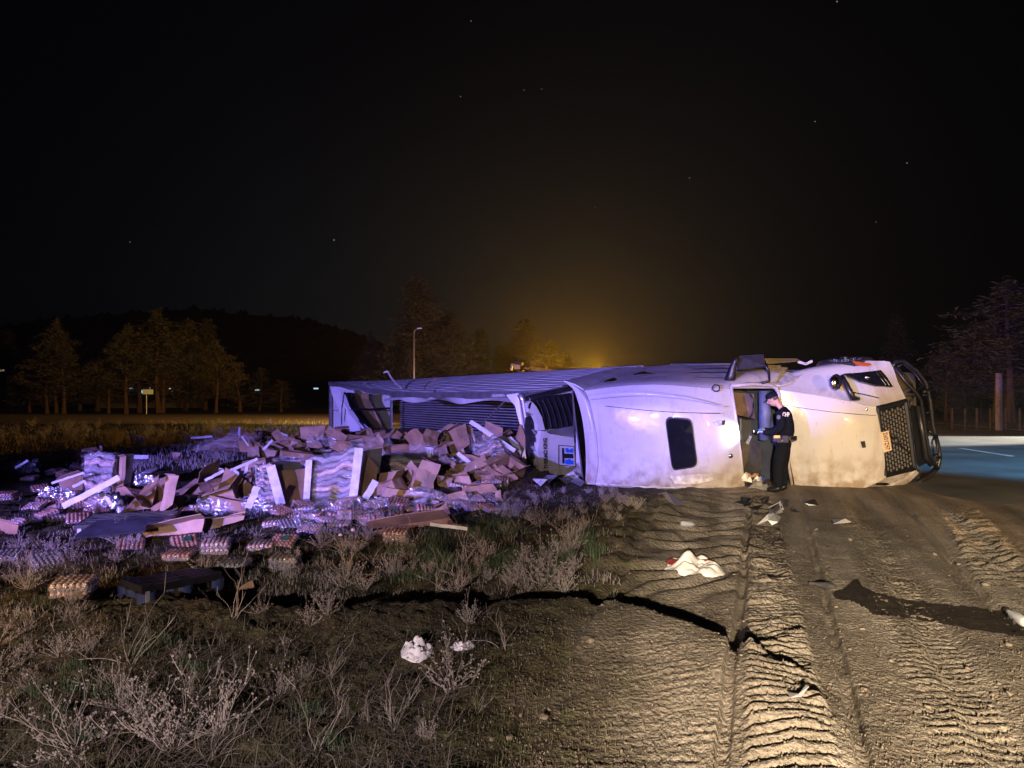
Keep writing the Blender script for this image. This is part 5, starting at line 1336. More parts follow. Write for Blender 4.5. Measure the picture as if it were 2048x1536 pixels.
# ---- white edge boards
def board_pts(a, b, wd, label, Da=None, Db=None, lift=.25):
    wd *= .78
    if Da is None: Da = G(a[0], a[1], lift).y
    if Db is None: Db = Da + (a[1] - b[1]) / F * Da * .4
    p, q = P(a[0], a[1], Da), P(b[0], b[1], Db)
    ax = (q - p).normalized(); s = ax.cross(Vector((0, 1, 0))).normalized() * wd; bk = Vector((0, wd * .75, 0))
    n = 6; rows = []
    for k in range(n + 1):
        c = p.lerp(q, k / n) + mnoise.noise_vector(p * 3 + Vector((k * .8, 0, 0))) * .012
        rows.append([c - s * .5, c + s * .5, c + s * .5 + bk])
    o = MB().grid(rows, .006).build('edge_board', M['post'], autos=30)
    tag(o, label, 'edge board', 'white edge boards from the pallets')
BOARDS = [
 ((478, 872), (479, 854), .10, 'short upright white board at the peak of the far tent sheet'),
 ((497, 892), (484, 873), .06, 'white board running down right from the far tent sheet'),
 ((398, 929), (446, 939), .05, 'nearly level thin white board in the dark middle'),
 ((410, 961), (448, 941), .06, 'white board slanting to lower left under the crossing'),
 ((460, 941), (516, 918), .07, 'white board slanting up right from the crossing'),
 ((490, 952), (495, 928), .07, 'short steep white board beside the crossing'),
 ((497, 962), (468, 941), .06, 'short white board behind the diamond sheet'),
 ((103, 967), (168, 945), .05, 'thin tan lit board left of the film sheet'),
 ((145, 973), (171, 962), .06, 'short white board end at the film sheet edge'),
 ((124, 1014), (238, 955), .10, 'long wide white board crossing below the film sheet'),
 ((223, 1010), (196, 978), .07, 'white board leaning through the film sheet bottom'),
 ((496, 1016), (514, 974), .12, 'wide white board left of the left bundle'),
 ((1030, 902), (940, 843), .11, 'longest white board on the heap before the ribbed floor'),
 ((951, 936), (915, 906), .09, 'white board lying below the layered bundle'),
 ((861, 926), (857, 898), .08, 'upright bluish board beside the film mound'),
 ((31, 936), (56, 921), .06, 'white board at far left on loose film'),
 ((382, 876), (425, 873), .10, 'white roll lying before the tent sheet'),
 ((731, 997), (751, 962), .13, 'wide white board right of the tall bundle'),
 ((267, 914), (297, 914), .12, 'pale blue flat board in the dark left middle'),
 ((190, 906), (202, 893), .08, 'short board at the tip of the loose film sheet'),
 ((526, 900), (545, 880), .08, 'short white board behind the left bundles'),
 ((555, 862), (590, 890), .06, 'white board beside the narrow brown sheet'),
 ((860, 1048), (936, 1058), .05, 'white edged strip lying in the green grass'),
 ((575, 872), (560, 866), .09, 'pale crumpled board end near the narrow brown sheet')]
for a, b, w, lab in BOARDS: board_pts(a, b, w, lab)

# ---- film wrapped bundles
def bundle(front, side_, label, posts, layers=7, seed=0, depth=.8, lean=.15, diag=False, cardside=True):
    c, D = depth_corners(front, lean)
    ctr = sum(c, Vector()) / 4
    root = empty('wrapped_bundle', Vector((ctr.x, ctr.y, min(p.z for p in c))), label, 'bundle', 'film wrapped stacks of egg trays')
    back = Vector((.25, 1, 0)).normalized() * depth
    nx, ny = 44, layers * 6
    Wd = (c[1] - c[0]).length; Hd = (c[3] - c[0]).length
    for L in range(layers):
        rows = []
        for i in range(7):
            w = (L + i / 6) / layers
            row = []
            for j in range(nx + 1):
                u = j / nx
                p = quadpt(c, u, w)
                sag = .05 * math.sin(u * 7 + seed + L * .9) + .03 * math.sin(u * 17 + L)
                egg = .018 * abs(math.sin(u * Wd / .047 * math.pi / 1.0)) if 1 <= i <= 4 else 0
                rnd_ = (.030 * math.sin(math.pi * i / 6)) + egg
                p = p + Vector((0, -1, 0)) * rnd_ + Vector((0, 0, sag * .55)) + mnoise.noise_vector(p * 1.7 + Vector((seed, 0, 0))) * .05
                row.append(p)
            rows.append(row)
        o = MB().grid(rows, .03).build('egg_layer', M['pulp'] if (L + seed) % 3 else M['eggw'], smooth=True); wp(o, root)
    o = MB().prism([c[0] + Vector((0, .05, -.03)), c[1] + Vector((0, .05, -.03)), c[2] + Vector((0, .05, 0)), c[3] + Vector((0, .05, 0))], back).build('stack_core', M['pulp']); wp(o, root)
    if side_:
        s, _ = depth_corners(side_, .3, base=D)
        s[1].y += .35; s[2].y += .35
        o = MB().grid([[quadpt(s, u, w) + mnoise.noise_vector(quadpt(s, u, w) * 3) * .03 for u in np.linspace(0, 1, 6)] for w in np.linspace(0, 1, 6)], .01).build('side_card', M['card'], autos=20); wp(o, root)
    rows = []
    for i in range(25):
        row = []
        for j in range(31):
            u = -.05 + 1.12 * j / 30; w = -.06 + 1.1 * i / 24
            p = quadpt(c, u, w)
            wr = .030 * math.sin(w * 26 + 5 * math.sin(u * 4 + seed)) + .014 * math.sin(w * 61 + u * 9)
            bulge = .05 * math.sin(math.pi * min(max(u, 0), 1))
            e = .25 * (max(0, -u) + max(0, u - 1)) * 4
            row.append(p + Vector((0, -.06 - bulge + wr + e, 0)) + mnoise.noise_vector(p * 4) * .02)
        rows.append(row)
    o = MB().grid(rows).build('shrink_film', M['film'], smooth=True); wp(o, root)
    for a, b, w in posts:
        pa, pb = P(a[0], a[1], D - .17), P(b[0], b[1], D - .17 + lean * (a[1] - b[1]) / F * D)
        ax = (pb - pa).normalized(); s = ax.cross(Vector((0, 1, 0))).normalized() * w
        rows = [[pa.lerp(pb, t) - s / 2, pa.lerp(pb, t) + s / 2, pa.lerp(pb, t) + s / 2 + Vector((0, w, 0))] for t in np.linspace(0, 1, 5)]
        o = MB().grid(rows, .006).build('corner_post', M['post'], autos=30); wp(o, root)
    return root
bundle([(618, 918), (722, 899), (708, 1008), (612, 1010)], [(722, 899), (748, 938), (742, 985), (710, 1008)], 'tall film wrapped bundle with glossy highlights between two white corner posts',
       [((612, 1010), (618, 920), .10), ((704, 1012), (718, 896), .13)], 8, 1)
bundle([(508, 926), (545, 930), (566, 1008), (510, 1012)], [(548, 945), (600, 940), (612, 1000), (568, 1010)], 'narrow film wrapped bundle with one slanting white post left of the tall one',
       [((562, 1010), (541, 932), .15)], 8, 3, lean=.2)
bundle([(760, 908), (858, 920), (856, 966), (738, 968)], None, 'low slumped film wrapped mound right of the tall bundle', [], 5, 5, lean=.6)
bundle([(944, 893), (990, 872), (1030, 925), (958, 940)], [(1012, 906), (1036, 905), (1040, 925), (1022, 948)], 'tilted layered bundle below the longest white board', [], 7, 7, lean=.5)
bundle([(826, 868), (890, 862), (878, 895), (824, 900)], None, 'small film wrapped bundle at the back beside the pale square carton', [((828, 900), (832, 866), .08)], 5, 9, lean=.5)
bundle([(166, 905), (232, 908), (222, 985), (168, 990)], None, 'loose film sheet over crushed trays far left in the spill', [], 6, 11, lean=.4, depth=.4)
def film_sheet(pts, label, lean, seed, lift=.1):
    c, D = depth_corners(pts, lean, lift=lift)
    rows = [[quadpt(c, u, w) + Vector((0, -.08 + .04 * math.sin(w * 30 + u * 11), .02 * math.sin(u * 25))) + mnoise.noise_vector(quadpt(c, u, w) * 3 + Vector((seed, 0, 0))) * .08 for u in np.linspace(0, 1, 20)] for w in np.linspace(0, 1, 16)]
    o = MB().grid(rows).build('film_sheet', M['film'], smooth=True); tag(o, label, 'plastic film', 'torn clear film in the spill')
film_sheet([(380, 890), (478, 862), (498, 893), (400, 902)], 'clear film draped over the far tent shaped sheet', .6, 1)
film_sheet([(700, 880), (780, 870), (790, 896), (690, 905)], 'glossy film flap near the trailer doorway', .8, 2)
film_sheet([(30, 922), (78, 918), (82, 945), (36, 946)], 'crumpled film at the far left of the spill', .8, 3)
film_sheet([(200, 975), (262, 1002), (250, 1020), (180, 1010)], 'film trailing below the long wide board', .8, 4)
film_sheet([(478, 1000), (520, 985), (560, 1022), (486, 1022)], 'film pulled out under the left bundle', .7, 5)
film_sheet([(590, 1020), (640, 1015), (640, 1050), (585, 1052)], 'film lump around the slumped tray', .8, 6)
film_sheet([(930, 872), (960, 866), (985, 905), (945, 915)], 'film hanging off the layered bundle', .5, 7)
film_sheet([(985, 1002), (1040, 1005), (1035, 1030), (990, 1030)], 'dim film sheet lying in the weeds right of the heap', .9, 8)
for k, (fx, fy, fw, fh) in enumerate([(645, 880, 30, 12), (770, 915, 34, 16), (700, 925, 26, 18), (850, 900, 26, 14), (905, 925, 30, 14), (590, 925, 28, 16), (440, 1010, 34, 14), (300, 960, 26, 14), (120, 985, 36, 12), (850, 985, 36, 12), (920, 1000, 34, 12), (690, 1010, 30, 10), (745, 1000, 30, 12)]):
    film_sheet([(fx - fw, fy - fh), (fx + fw, fy - fh * .7), (fx + fw * 1.1, fy + fh), (fx - fw, fy + fh * .8)], near('crumpled clear film', fx, fy), .7, 20 + k, .16)
film_sheet([(955, 862), (972, 866), (966, 888), (950, 885)], 'blue tinted film bunched behind the layered bundle', .4, 9)

# ---- plastic pallets
def pallet(corner, ux, uy, lx, ly, label, h=.15, tag_=True):
    """corner on the ground, unit vectors along the two sides"""
    c0 = Vector(corner); ux = Vector(ux).normalized(); uy = Vector(uy).normalized(); up = Vector((0, 0, 1))
    root = empty('plastic_pallet', c0 + ux * lx / 2 + uy * ly / 2, label, 'pallet', 'black plastic pallets')
    rot = Matrix((tuple(ux), tuple(uy), (0, 0, 1))).transposed()
    def bx(x, y, z, sx, sy, sz, name, m=M['black']):
        o = MB().box(c0 + ux * x + uy * y + up * z, (sx, sy, sz), rot).build(name, m); wp(o, root); return o
    n = 7
    for k in range(n): bx(lx / 2, ly * (k + .5) / n, h - .012, lx, ly / n * .42, .024, 'deck_slat')
    for k in range(5): bx(lx * (k + .5) / 5, ly / 2, h - .035, .05, ly, .022, 'cross_slat')
    for i in range(3):
        for j in range(3):
            x = .06 + (lx - .12) * i / 2; y = .06 + (ly - .12) * j / 2
            mb = MB().tube([c0 + ux * x + uy * y, c0 + ux * x + uy * y + up * (h - .045)], [.065, .075], 12)
            o = mb.build('block', M['bluelit'], autos=30); wp(o, root)
            if True:
                o = MB().tube([c0 + ux * x + uy * y + up * (h - .001), c0 + ux * x + uy * y + up * (h + .006)], [.04, .045], 12).build('anti_slip_stud', M['bluelit']); wp(o, root)
    for j in range(3): bx(lx / 2, .06 + (ly - .12) * j / 2, .012, lx, .09, .024, 'runner')
    for s in (0, 1): bx(lx / 2, ly * s, h - .03, lx, .018, .06, 'edge_rim')
    for s in (0, 1): bx(lx * s, ly / 2, h - .03, .018, ly, .06, 'edge_rim')
    if tag_:
        p = c0 + ux * .06 - uy * .012 + up * .07
        o = MB().box(c0 + ux * .05 - uy * .02 + up * .07, (.045, .004, .08), rot).build('paper_label', M['post']); wp(o, root)
    return root
M['bluelit'] = mat('blue_lit_black_plastic', (.03, .04, .09), .25, var=.3, scale=9, spec=.8)  # bluish light on the black blocks, put into their colour
nc = G(285, 1214); rc = G(474, 1172); lc_ = G(212, 1180)
pallet(nc, (rc - nc), (lc_ - nc), 1.02, .86, 'black plastic pallet with blue lit corner blocks in front of the spill')
a_ = G(150, 1075); b_ = G(205, 1050)
pallet(a_, (1, .35, 0), (-.35, 1, 0), 1.1, .9, 'dark plastic pallet half hidden behind the grey sheet')
tag(MB().plate([G(140, 1076, .18), G(196, 1040, .3), G(296, 1034, .32), G(290, 1062, .2)], .02).build('dark_panel', mat('dark_grey_plastic', (.05, .05, .07), .5, var=.4, scale=5, bump=.4, bscale=8)), 'flat dark grey plastic sheet left of the low cardboard strip', 'panel')

# ---- things lying on the bare ground
def cloth(cpx, cpy, wx, wy, hgt, label, name, cat, seed, stains=()):
    g = G(cpx, cpy, 0, False); n = 34; rows = []
    for i in range(n + 1):
        row = []
        for j in range(n + 1):
            u = j / n * 2 - 1; w = i / n * 2 - 1
            m_ = max(abs(u), abs(w)); l_ = math.hypot(u, w) or 1; s = m_ / l_
            uu, ww = u * s, w * s; r_ = math.hypot(uu, ww)
            edge_ = 1 + .22 * (mnoise.noise(Vector((math.atan2(ww, uu) * 1.2, seed, 0))))
            x = g.x + uu * wx * edge_; y = g.y + ww * wy * edge_
            z0 = .45 * float(ground_h(x, y)) + .55 * g.z
            f_ = .9 * abs(mnoise.noise(Vector((uu * 1.3 + seed + ww, ww * 2.6 - uu, seed)))) + .22 * abs(mnoise.noise(Vector((uu * 4 + seed, ww * 6, seed))))
            z = z0 + .008 + hgt * (1 - r_ ** 3) * (.30 + 1.5 * f_)
            row.append(Vector((x, y, z)))
        rows.append(row)
    o = MB().grid(rows, .004).build(name, M[name] if name in M else M['paper'], smooth=True)
    return tag(o, label, cat)
def stained(name, base, col, thr):
    m = mat(name, base, .75, bump=.5, bscale=14)
    nt = m.node_tree; N = nt.nodes.new; L = nt.links.new; b = nt.nodes['Principled BSDF']
    tc = N('ShaderNodeTexCoord'); nz = N('ShaderNodeTexNoise'); nz.inputs['Scale'].default_value = 4.5; nz.inputs['Detail'].default_value = 4
    L(tc.outputs['Object'], nz.inputs['Vector'])
    cr = N('ShaderNodeValToRGB'); cr.color_ramp.elements[0].position = thr; cr.color_ramp.elements[1].position = thr + .02
    cr.color_ramp.elements[0].color = (*base, 1); cr.color_ramp.elements[1].color = (*col, 1)
    L(nz.outputs['Fac'], cr.inputs[0]); L(cr.outputs[0], b.inputs['Base Color'])
    return m
M['stained_cloth'] = stained('stained_cloth', (.74, .70, .64), (.26, .03, .03), .63)
M['crumpled_paper'] = stained('crumpled_paper', (.80, .77, .78), (.30, .03, .05), .68)
cloth(1390, 1138, .28, .33, .10, 'crumpled white cloth with red stains lying on the bare soil', 'stained_cloth', 'cloth', 2.3)
cloth(832, 1308, .105, .12, .075, 'crumpled white paper with dark print caught under a dry weed', 'crumpled_paper', 'paper', 5.1)
cloth(926, 1298, .09, .05, .03, 'thin white wrapper with a red patch right of the paper', 'crumpled_paper', 'wrapper', 8.4)
def scrap(poly, label, cat, name, m='paper', z=.02, lift=.06):
    pts_ = [G(x, y, z + (lift * (i % 2)), False) for i, (x, y) in enumerate(poly)]
    tag(MB().plate(pts_, .004).build(name, M[m]), label, cat)
scrap([(1514, 1049), (1536, 1028), (1540, 1020), (1548, 1026), (1562, 1034), (1556, 1044), (1544, 1050), (1536, 1040)], 'folded white paper sheet on soil before the officer', 'paper', 'paper_sheet')
scrap([(1549, 1022), (1562, 1017), (1566, 1024), (1552, 1027)], 'small white scrap just behind the folded sheet', 'paper', 'paper_scrap')
scrap([(1664, 1039), (1690, 1037), (1703, 1044), (1668, 1047)], 'flat white scrap below the hood', 'paper', 'paper_scrap')
scrap([(1315, 988), (1332, 983), (1372, 1008), (1350, 1010), (1330, 997)], 'pale blue grey torn strip beside the scraped cab edge', 'paper', 'torn_strip', 'post')
scrap([(1575, 1384), (1597, 1388), (1612, 1370), (1618, 1372), (1604, 1392), (1582, 1394)], 'pale curved shard in the wheel track nearest us', 'shard', 'plastic_shard', 'post', .03, .01)
for poly, lab in (([(1237, 998), (1243, 991), (1252, 990), (1260, 994), (1258, 1001), (1246, 1003)], 'round white lid with dark spots in the grass'),):
    scrap(poly, lab, 'lid', 'white_lid', 'post', .03, .03)
# bottle, black strip, can
def lying_tube(a, b, r_, m, name, label, cat, z=.03):
    p, q = G(a[0], a[1], z, False), G(b[0], b[1], z, False)
    o = MB().tube([p, p.lerp(q, .08), p.lerp(q, .7), p.lerp(q, .85), q], [r_ * .7, r_, r_, r_ * .45, r_ * .4], 12).build(name, m, smooth=True)
    return tag(o, label, cat)
clear = mat('clear_bottle', (.6, .62, .62), .12, spec=.8, alpha=.55, bump=.6, bscale=12)
lying_tube((1362, 1047), (1390, 1049), .035, clear, 'plastic_bottle', 'small clear plastic bottle lying on the furrowed soil', 'bottle')
b2 = lying_tube((2052, 1246), (2016, 1222), .04, clear, 'plastic_bottle', 'clear plastic bottle at the right edge beside the wet trail', 'bottle', .045)
tag(MB().tube([G(1618, 1166, .02, False), G(1640, 1170, .03, False), G(1658, 1172, .02, False), G(1672, 1174, .02, False)], [.012, .03, .035, .015], 8).build('rubber_strip', M['rubber'], smooth=True), 'black rubber strip lying across the pebbly soil', 'rubber strip')
for i, (px, py) in enumerate([(1490, 1000), (1500, 1008), (1478, 1006), (1510, 1012), (1530, 1003), (1570, 1008), (1545, 1014), (1588, 1018), (1560, 1021), (1620, 1005)]):
    c = G(px, py, .04, False)
    o = MB().plate([c + Vector((rnd.uniform(-.14, 0), rnd.uniform(-.05, .05), rnd.uniform(-.05, .08))), c + Vector((rnd.uniform(0, .14), 0, rnd.uniform(0, .1))), c + Vector((rnd.uniform(0, .16), rnd.uniform(-.1, .1), -.04)), c + Vector((rnd.uniform(-.1, 0), -.05, -.05))], .012).build('broken_trim', M['black'])
    tag(o, 'broken black trim piece on the soil beside the officer', 'broken trim', 'broken trim pieces beside the officer')
# papers and clothes spilling out of the windshield opening
for i in range(16):
    px = 1488 + rnd.uniform(0, 36); py = 945 + rnd.uniform(0, 32)
    c = P(px, py, 12.95 - (py - 945) * .006)
    m_ = rnd.choice(['post', 'card2', 'bluetarp', 'paper', 'white_dirty', 'blood', 'rubber'])
    o = MB().plate([c + Vector((rnd.uniform(-.10, -.03), rnd.uniform(-.04, .04), rnd.uniform(-.05, .02))), c + Vector((0, 0, rnd.uniform(.03, .07))), c + Vector((rnd.uniform(.04, .1), .02, rnd.uniform(-.02, .03))), c + Vector((.02, -.05, -.05))], .01).build('spilled_item', M[m_])
    tag(o, 'small crumpled item spilling out of the windshield opening', 'spilled item', 'items spilling from the windshield opening')
pil = cloth(1518, 976, .22, .12, .10, 'grey crumpled cloth at the officer feet under the opening', 'grey_cloth', 'cloth', 3.3)
pil.data.materials.clear(); pil.data.materials.append(mat('grey_cloth', (.25, .24, .22), .85, var=.3, scale=9, bump=.4))

# wet trail
def wet():
    up_ = [(1664, 1187), (1690, 1178), (1706, 1162), (1716, 1160), (1726, 1176), (1760, 1190), (1800, 1200), (1860, 1208), (1940, 1216), (2048, 1232), (2120, 1240)]
    lo_ = [(1672, 1200), (1700, 1204), (1716, 1210), (1738, 1222), (1746, 1232), (1770, 1232), (1800, 1236), (1870, 1248), (1950, 1262), (2048, 1276), (2120, 1284)]
    rows = []
    N_ = 90
    for k in range(N_ + 1):
        t = k / N_ * (len(up_) - 1); i = min(int(t), len(up_) - 2); f_ = t - i
        a = [up_[i][q] * (1 - f_) + up_[i + 1][q] * f_ for q in (0, 1)]; b = [lo_[i][q] * (1 - f_) + lo_[i + 1][q] * f_ for q in (0, 1)]
        a[1] += 2.5 * mnoise.noise(Vector((k * .5, 0, 0))) * 1.5; b[1] += 3 * mnoise.noise(Vector((k * .5, 9, 0))) * 1.5
        row = []
        ga = G(a[0], a[1], 0, False); gb = G(b[0], b[1], 0, False)
        for j in range(9):
            p = ga.lerp(gb, j / 8); row.append(Vector((p.x, p.y, float(ground_h(p.x, p.y)) + .007)))
        rows.append(row)
    m = mat('wet_soil', (.040, .031, .023), .8, var=.5, scale=14, bump=1, bscale=60, bdist=.012, spec=.15)
    tag(MB().grid(rows).build('wet_trail', m, smooth=True), 'dark wet trail running across the pale soil to the right', 'puddle', kind='stuff')
wet()
# stones
SM = []
for k in range(5):
    mb = MB().ball((0, 0, 0), (1, .8, .55), 9, 6); me = mb.mesh('stone', M['stone'], True)
    for v in me.vertices: v.co += mnoise.noise_vector(v.co * 1.1 + Vector((k * 3, 0, 0))) * .35
    SM.append(me)
BIG = [(1088, 1437, .03, 'pale angular stone low in the middle foreground'), (1040, 1432, .02, None), (1017, 1478, .03, 'rounded brown stone right at the bottom middle'), (983, 1480, .018, None), (1855, 1415, .022, 'round pale stone with long shadow on the right'),
       (1450, 1128, .02, None), (1468, 1150, .02, None), (1485, 1050, .03, None), (1562, 1252, .02, 'small bright stone in the right wheel track'), (1724, 1260, .025, None), (1972, 1172, .04, 'pale stone at the edge of the ladder shaped tracks'),
       (1910, 1068, .04, None), (1632, 1060, .03, None), (1700, 1080, .03, None), (1870, 1110, .035, None), (1918, 1130, .03, None), (2018, 1292, .03, None), (2020, 1390, .025, None), (1985, 1392, .022, None), (1729, 1380, .022, None),
       (1672, 1215, .02, None), (1843, 1325, .015, None), (1252, 1487, .012, None), (1183, 1283, .03, None), (1362, 1296, .015, None), (1700, 1300, .015, None), (1660, 1370, .015, None), (1780, 1366, .015, None), (1395, 1096, .03, None)]
r5 = random.Random(5)
for i in range(95):
    BIG.append((r5.uniform(1180, 2048), 1020 + 516 * r5.random() ** 1.3, r5.uniform(.007, .018), None))
for i, (px, py, s, lab) in enumerate(BIG):
    g = G(px, py, 0, False)
    o = bpy.data.objects.new('stone', SM[i % 5]); link(o); o.location = g + Vector((0, 0, s * .25)); o.scale = (s, s, s); o.rotation_euler = (r5.uniform(-.3, .3), r5.uniform(-.3, .3), r5.uniform(0, 6))
    tag(o, lab or near('small pale stone', px, py), 'stone', None if lab else 'small stones scattered on the rutted soil')
# ================================================================ LOW PLANTS
def weed_mesh(seed, n=12, h=.3, spread=.8, buds=True, branch=4, r0=.0022, lay=0.0):
    r_ = random.Random(seed); mb = MB()
    for s in range(n):
        az = r_.uniform(0, 6.283); tilt = r_.uniform(.15, spread); L = h * r_.uniform(.55, 1.15)
        d = Vector((math.cos(az) * math.sin(tilt), math.sin(az) * math.sin(tilt), math.cos(tilt)))
        p = Vector((r_.uniform(-.02, .02), r_.uniform(-.02, .02), 0)); pts_ = [p.copy()]
        seg = 6
        for k in range(seg):
            d = (d + Vector((r_.uniform(-.34, .34), r_.uniform(-.34, .34), r_.uniform(-.18, .24) - lay))).normalized()
            p = p + d * L / seg; pts_.append(p.copy())
        mb.tube(pts_, [r0 * (1 - .1 * k) for k in range(seg + 1)], 3, False)
        for b in range(branch):
            i = r_.randint(2, seg); q = pts_[i]
            dd = (d + Vector((r_.uniform(-.9, .9), r_.uniform(-.9, .9), r_.uniform(0, .7)))).normalized(); l2 = L * r_.uniform(.10, .28)
            e = q + dd * l2 * .5 + Vector((0, 0, .1 * l2)); e2 = q + dd * l2 + Vector((0, 0, .3 * l2))
            mb.tube([q, e, e2], [r0 * .6, r0 * .55, r0 * .4], 3, False)
            if buds:
                for z in range(2):
                    mb.ball(e2 + Vector((r_.uniform(-.006, .006),) * 2 + (r_.uniform(-.008, .004),)), r_.uniform(.003, .0055), 4, 3)
        if buds: mb.ball(pts_[-1], r_.uniform(.004, .006), 4, 3)
    return mb.mesh('dry_weed', M['stem'])
WM = [weed_mesh(s, 18, .29, 1.25, True, 6, .0019, .03) for s in range(5)] + [weed_mesh(20 + s, 9, .34, 1.25, False, 2, .0024, .08) for s in range(4)] + [weed_mesh(40 + s, 26, .20, 1.0, True, 5, .0016) for s in range(4)]
r6 = random.Random(11)
def weed(px, py, s, k, lab, grp):
    if 190 < px < 520 and 1150 < py < 1262 and grp: return
    g = G(px, py, 0, False)
    o = bpy.data.objects.new('dry_weed', WM[k]); link(o); o.location = g - Vector((0, 0, .01)); o.scale = (s, s, s); o.rotation_euler = (0, 0, r6.uniform(0, 6.28))
    tag(o, near(lab, px, py) if grp else lab, 'weed', grp)
    return o
SOLO = [(905, 1378, 1.05, 0, 'dry weed with buds standing before the crumpled white paper'), (1010, 1300, .7, 5, 'thin dead stalk right of the thin wrapper'), (470, 1235, 1.1, 5, 'wide dry weed above the middle shadow'),
        (340, 1500, 1.35, 1, 'biggest pale dry weed with many buds at the bottom left'), (150, 1500, 1.2, 2, 'bushy dry weed in the bottom left corner'), (640, 1500, 1.0, 6, 'long dead stalks fanned out low at the bottom'), (555, 1400, .8, 3, 'dry budded weed halfway up the mossy ground'),
        (260, 1330, 1.3, 7, 'sprawling dry stalks left of the middle'), (440, 1470, 1.3, 4, 'tall budded weed right of the biggest one'), (1085, 1170, 1.3, 0, 'dry weed beside the furrowed soil edge')]
for q in SOLO: weed(*q, None)
for i in range(36):
    weed(r6.uniform(-20, 620), r6.uniform(1225, 1560), r6.uniform(.35, .78), r6.choice((0, 1, 2, 3, 4, 5, 6, 7)), 'dry leafless weed', 'dry weeds on the mossy near ground')
for i in range(14):
    weed(r6.uniform(620, 1000), r6.uniform(1225, 1500), r6.uniform(.35, .7), r6.choice((3, 5, 6, 7)), 'small dead stalk', 'small dead stalks in the middle')
for i in range(75):
    weed(r6.uniform(640, 1180), r6.uniform(1040, 1190), r6.uniform(.6, 1.1), r6.choice((0, 1, 5, 6, 8, 9, 10, 11, 12)), 'dry grey weed', 'dry weeds between the heap and the furrows')
for i in range(30):
    weed(r6.uniform(0, 640), r6.uniform(1075, 1215), r6.uniform(.5, .95), r6.choice((0, 6, 8, 9, 10, 11)), 'dim dry weed', 'dry weeds around the black pallet')
for i in range(46):
    weed(r6.uniform(1000, 1290), r6.uniform(985, 1045), r6.uniform(.45, .9), r6.choice((8, 9, 10, 11, 12)), 'low dry weed', 'dry weeds at the foot of the cab')
for i in range(60):
    weed(r6.uniform(0, 560), r6.uniform(846, 900), r6.uniform(1.4, 2.6), r6.choice((8, 9, 10, 11, 12)), 'dry verge bush', 'dry bushes on the far verge')
# dead straw lying flat, and short litter: nobody could count it
def blades(n, region, hmin, hmax, wid, name, m, label, cat, flat=False, seed=1, clump=0):
    rs = np.random.RandomState(seed)
    px0, px1, py0, py1 = region
    if clump:
        cxs = rs.uniform(px0, px1, clump); cys = rs.uniform(py0, py1, clump); w = rs.randint(0, clump, n)
        px = cxs[w] + rs.normal(0, 16, n); py = cys[w] + rs.normal(0, 3.5, n)
    else:
        px = rs.uniform(px0, px1, n) if px1 < 1290 else px0 + (px1 - px0) * rs.beta(1.2, 1.9, n); py = py0 + (py1 - py0) * rs.uniform(0, 1, n)
    D = H * F / np.maximum(py - HY, 20); x = (px - CX) / F * D
    z = ground_h(x, D)
    for _ in range(2):
        D = (H - z) * F / np.maximum(py - HY, 20); x = (px - CX) / F * D; z = ground_h(x, D)
    h = rs.uniform(hmin, hmax, n); az = rs.uniform(0, 6.283, n); t = rs.uniform(1.2, 1.55, n) if flat else rs.uniform(.05, .7, n)
    dx = np.cos(az) * np.sin(t); dy = np.sin(az) * np.sin(t); dz = np.cos(t)
    sx, sy = -np.sin(az) * wid, np.cos(az) * wid
    w_ = rs.uniform(.6, 1.3, n)
    b = np.stack([x, D, z], -1); d = np.stack([dx, dy, dz], -1) * h[:, None]; s = np.stack([sx, sy, sx * 0], -1) * w_[:, None]
    mid = b + d * .55 + np.stack([dx * 0, dx * 0, h * .04], -1); tip = b + d + np.stack([rs.normal(0, .15, n) * h, rs.normal(0, .15, n) * h, -h * .10], -1)
    if flat: mid[:, 2] = np.maximum(mid[:, 2], z + .004); tip[:, 2] = np.maximum(tip[:, 2], z + .01)
    v = np.stack([b - s, b + s, mid - s * .8, mid + s * .8, tip - s * .2, tip + s * .2], 1).reshape(-1, 3)
    i = np.arange(n)[:, None] * 6
    f = np.concatenate([i + np.array([[0, 1, 3, 2]]), i + np.array([[2, 3, 5, 4]])], 0)
    o = obj_np(name, v, f, m)
    return tag(o, label, cat, kind='stuff')
blades(30000, (-60, 1300, 1045, 1600), .012, .045, .0018, 'ground_litter', M['litter'], 'short mossy litter covering the near ground', 'ground cover', seed=2)
blades(11000, (-40, 1230, 985, 1230), .02, .085, .0018, 'dry_grass', M['stem'], 'fine dry grass in the weedy belt', 'grass', seed=3, clump=420)
blades(9000, (800, 1180, 1045, 1170), .05, .15, .0024, 'green_grass', M['grass'], 'blue green grass tufts before the furrows', 'grass', seed=4, clump=38)
blades(1500, (60, 700, 1150, 1500), .04, .10, .0024, 'green_sprouts', M['grass'], 'small green sprouts in the moss', 'grass', seed=9, clump=14)
blades(3000, (-40, 900, 1090, 1560), .08, .40, .0017, 'dead_straw', M['stem'], 'long dead straw lying flat on the ground', 'straw', True, 5)
blades(14000, (-40, 700, 842, 940), .05, .22, .006, 'verge_grass', M['stem'], 'dry grass of the verge beyond the spill', 'grass', seed=6, clump=500)
blades(5000, (380, 700, 838, 862), .08, .25, .009, 'verge_grass_far', M['grass'], 'grass strip beside the far road', 'grass', seed=7)
blades(2600, (-40, 1100, 1190, 1560), .004, .012, .002, 'seed_chaff', M['stem'], 'pale chaff on the near ground', 'chaff', True, 8)
